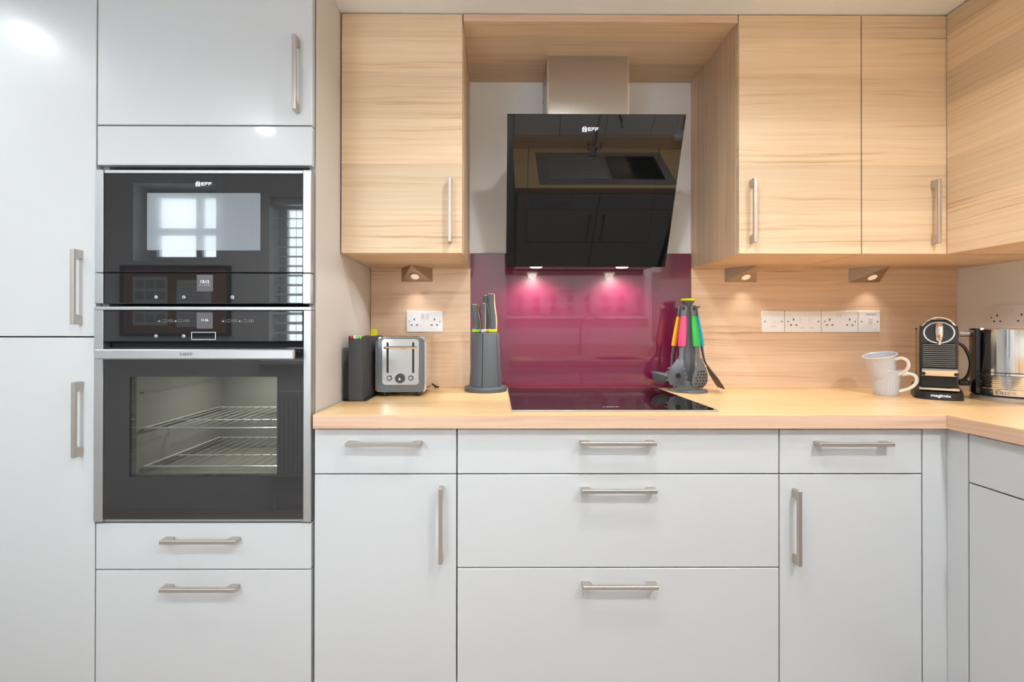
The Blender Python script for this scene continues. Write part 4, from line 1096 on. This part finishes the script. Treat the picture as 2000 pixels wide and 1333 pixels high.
# sink
t = thing('sink', 'steel sink with one bowl and a ribbed drainer in the opposite worktop', 'sink', (SX0, SY0, WT))
bm = nb(); frame_b = .006
BX = (.80, 1.17, -2.15, -1.78)
xs = [SX0 - .012, BX[0], BX[1], SX1 + .012]; ys = [SY0 - .012, BX[2], BX[3], SY1 + .012]
for i in range(3):
    for j in range(3):
        if (i, j) == (1, 1): continue
        box(bm, xs[i], xs[i + 1], ys[j], ys[j + 1], WT + .0004, WT + .003)
obj('deck', bm, 'steel', t, world=True)
bm = nb()
for k in range(10):
    y = -2.11 + k * .034; tube(bm, [(.36, y, WT + .003), (.77, y, WT + .0035)], .0045, 8)
obj('drainer_rib', bm, 'steel', t, world=True)
bm = nb(); w_ = .0015
box(bm, BX[0], BX[0] + w_, BX[2], BX[3], .745, WT + .001); box(bm, BX[1] - w_, BX[1], BX[2], BX[3], .745, WT + .001)
box(bm, BX[0], BX[1], BX[2], BX[2] + w_, .745, WT + .001); box(bm, BX[0], BX[1], BX[3] - w_, BX[3], .745, WT + .001); box(bm, BX[0], BX[1], BX[2], BX[3], .745, .7465)
obj('bowl', bm, 'mirror_steel', t, world=True)
bm = nb(); lathe(bm, [(.036, .7466), (.036, .749), (.024, .7485)], (.985, -1.965, 0), 24); obj('waste', bm, 'chrome', t, world=True)
t = thing('kitchen_tap', 'tall chrome swan neck tap on the steel sink', 'tap', (.72, -2.165, WT + .003))
bm = nb(); lathe(bm, [(.028, .0003), (.028, .006), (.020, .012), (.020, .085), (.016, .095)], seg=24); obj('body', bm, 'chrome', t)
bm = nb(); tube(bm, bez([(0, 0, .09), (0, 0, .22), (.012, .012, .30), (.05, .05, .35), (.10, .10, .345), (.135, .135, .30), (.145, .145, .262)], 8), .0115, 14); obj('spout', bm, 'chrome', t)
for s in (-1, 1):
    bm = nb(); tube(bm, [(s * .018, 0, .045), (s * .045, 0, .045), (s * .050, 0, .048)], .010, 12); lv = obj('tap_lever', bm, 'chrome', t)
    bm = nb(); tube(bm, [(s * .046, 0, .05), (s * .050, 0, .10)], .005, 10); obj('lever_rod', bm, 'chrome', lv)
# tiles above the upstand
bm = nb(); box(bm, .12, 1.345, YF + .0003, YF + .004, 1.0105, 1.232); g = obj('tile_backing', bm, 'grout', wall_front)
for k in range(4):
    a = .123 + k * .346; bm = nb(); box(bm, a, min(a + .342, 1.343), YF + .0041, YF + .010, 1.013, 1.230, .0012); obj('tile', bm, 'tile', wall_front)
# roman blind over the sink window
t = thing('roman_blind', 'folded linen roman blind with a grey print over the sink window', 'blind', (.08, YF + .03, 1.262))
bm = nb()
for k in range(4):
    z0 = 1.262 + k * .213
    prism(bm, [(YF + .018 + .006 * (3 - k), z0), (YF + .030 + .008 * (3 - k), z0 + .02), (YF + .022 + .006 * (3 - k), z0 + .216), (YF + .018, z0 + .216)], 'X', .08, 1.30)
obj('fabric', bm, 'blind', t, world=True)
bm = nb(); box(bm, .08, 1.30, YF + .001, YF + .035, 2.112, 2.160, .003); obj('head_rail', bm, 'white_gloss', t, world=True)
bm = nb()
for k in range(8):
    x = .17 + k * .15
    for z in (1.30, 1.39):
        prism(bm, [(x, z), (x + .05, z), (x + .05, z + .05), (x + .025, z + .066), (x, z + .05)], 'Y', YF + .0535, YF + .0545)
obj('printed_motif', bm, 'blind_print', t, world=True)
a, b, c_, d_ = WINS['window_4']
t = thing('added_roller_blind', 'plain pale roller blind added to dim the narrow window by the sink', 'blind', (a, YF - .05, c_))  # unseen blind, added to soften the glare of this window
bm = nb(); box(bm, a + .012, b - .012, YF - .051, YF - .0495, c_ + .015, d_ - .04); obj('fabric', bm, 'blind', t, world=True)
bm = nb(); cyl(bm, (a + .006, YF - .055, d_ - .024), (b - .006, YF - .055, d_ - .024), .018, None, 16); obj('roller', bm, 'white_gloss', t, world=True)
bm = nb(); box(bm, a + .012, b - .012, YF - .054, YF - .046, c_ + .004, c_ + .0148, .001); obj('bottom_bar', bm, 'white_gloss', t, world=True)
# shutter blind and radiator at the middle window
a, b, c_, d_ = WINS['window_2']
t = thing('slatted_blind', 'white horizontal slatted blind in the window above the radiator', 'blind', (a, YF - .05, c_))
bm = nb(); box(bm, a + .005, b - .005, YF - .075, YF - .03, d_ - .045, d_ - .002, .003); obj('head_rail', bm, 'shutter', t, world=True)
bm0 = nb(); box(bm0, a + .012, b - .012, -.028, .028, -.0012, .0012); bmesh.ops.rotate(bm0, verts=bm0.verts, matrix=Matrix.Rotation(math.radians(-18), 3, 'X'))
me = bpy.data.meshes.new('slat'); bm0.to_mesh(me); bm0.free(); me.materials.append(M['shutter'])
nsl = 16
for k in range(nsl):
    o = bpy.data.objects.new('slat', me); col.objects.link(o); o.parent = t
    o.location = (-a, -.003, .05 + k * (d_ - c_ - .12) / (nsl - 1))
for x in (a + .15, b - .15):
    bm = nb(); tube(bm, [(x, YF - .053, c_ + .01), (x, YF - .053, d_ - .04)], .0012, 6); obj('ladder_cord', bm, 'shutter', t, world=True)
t = thing('radiator', 'white panel radiator on the wall under the slatted blind', 'radiator', (a, YF + .02, .20))
bm = nb(); box(bm, a + .03, b - .03, YF + .03, YF + .075, .22, .76, .006); obj('panel', bm, 'radiator', t, world=True)
bm = nb()
for k in range(22):
    x = a + .06 + k * .0275; prism(bm, rrect(x, x + .016, .25, .73, .005, 2), 'Y', YF + .0755, YF + .083)
obj('flutes', bm, 'radiator', t, world=True, kind='stuff')
for x in (a + .06, b - .06):
    bm = nb(); box(bm, x - .015, x + .015, YF + .0005, YF + .0295, .30, .70); obj('bracket', bm, 'radiator', t, world=True)
    bm = nb(); cyl(bm, (x, YF + .05, .0005), (x, YF + .05, .2195), .008, None, 12); obj('pipe', bm, 'radiator', t, world=True)
# notice board with papers under the small window
t = thing('notice_board', 'brown cork notice board hanging under the small high window', 'notice board', (-2.38, YF + .001, 1.12))
bm = nb(); box(bm, -2.38, -1.72, YF + .001, YF + .014, 1.12, 1.53); obj('cork', bm, 'cork', t, world=True)
bm = nb(); frame(bm, -2.40, -1.70, 1.10, 1.55, -2.38, -1.72, 1.12, 1.53, YF + .001, YF + .020); obj('frame', bm, 'matte_black', t, world=True)
for x0, w_, z0, h_, lab in ((-2.32, .22, 1.17, .31, 'sheet of paper with a grid of grey blocks pinned to the notice board'), (-2.04, .22, 1.16, .30, 'plain sheet of paper with grey lines pinned to the notice board')):
    p_ = thing('paper_sheet', lab, 'paper', (x0, YF + .0145, z0))
    bm = nb(); box(bm, x0, x0 + w_, YF + .0145, YF + .0155, z0, z0 + h_); obj('sheet', bm, 'paper', p_, world=True)
    bm = nb()
    if 'grid' in lab:
        for i in range(3):
            for j in range(4): box(bm, x0 + .015 + i * .067, x0 + .072 + i * .067, YF + .0156, YF + .0159, z0 + .02 + j * .072, z0 + .072 + j * .072)
    else:
        for j in range(11): box(bm, x0 + .02, x0 + .20 - (j % 3) * .02, YF + .0156, YF + .0159, z0 + .025 + j * .024, z0 + .031 + j * .024)
    obj('printed_block', bm, 'paper_ink', p_, world=True)

# ------------------------------------------------------------------ ceiling downlights
DL = [(-1.62, -.92, 'above the tall larder', .4), (.30, -1.00, 'in front of the cooker hood', .85), (1.20, -1.22, 'in front of the corner wall cabinets', .62),
      (-1.19, -1.69, 'near the slatted blind', .8), (.05, -1.80, 'near the sink drainer end', 1.35), (1.15, -1.80, 'above the sink bowl', 1.9)]
for x, y, wh, fac in DL:
    t = thing('downlight', 'round recessed ceiling downlight ' + wh, 'downlight', (x, y, CEIL))
    bm = nb(); lathe(bm, [(.046, -.0003), (.046, -.003), (.042, -.0045), (.034, -.0035), (.034, -.0003)], seg=32, cap=False); obj('trim_ring', bm, 'chrome', t)
    bm = nb(); lathe(bm, [(.0335, -.0004), (.0335, -.0022)], seg=28); obj('lens', bm, 'led', t)
    l = bpy.data.lights.new('downlight_lamp', 'AREA'); l.shape = 'DISK'; l.size = .075; l.energy = DOWNW * fac; l.color = (.92, .975, 1.0); l.spread = math.radians(155)
    lo = bpy.data.objects.new('downlight_lamp', l); col.objects.link(lo); lo.parent = t
    lo.location = (0, 0, -.006)
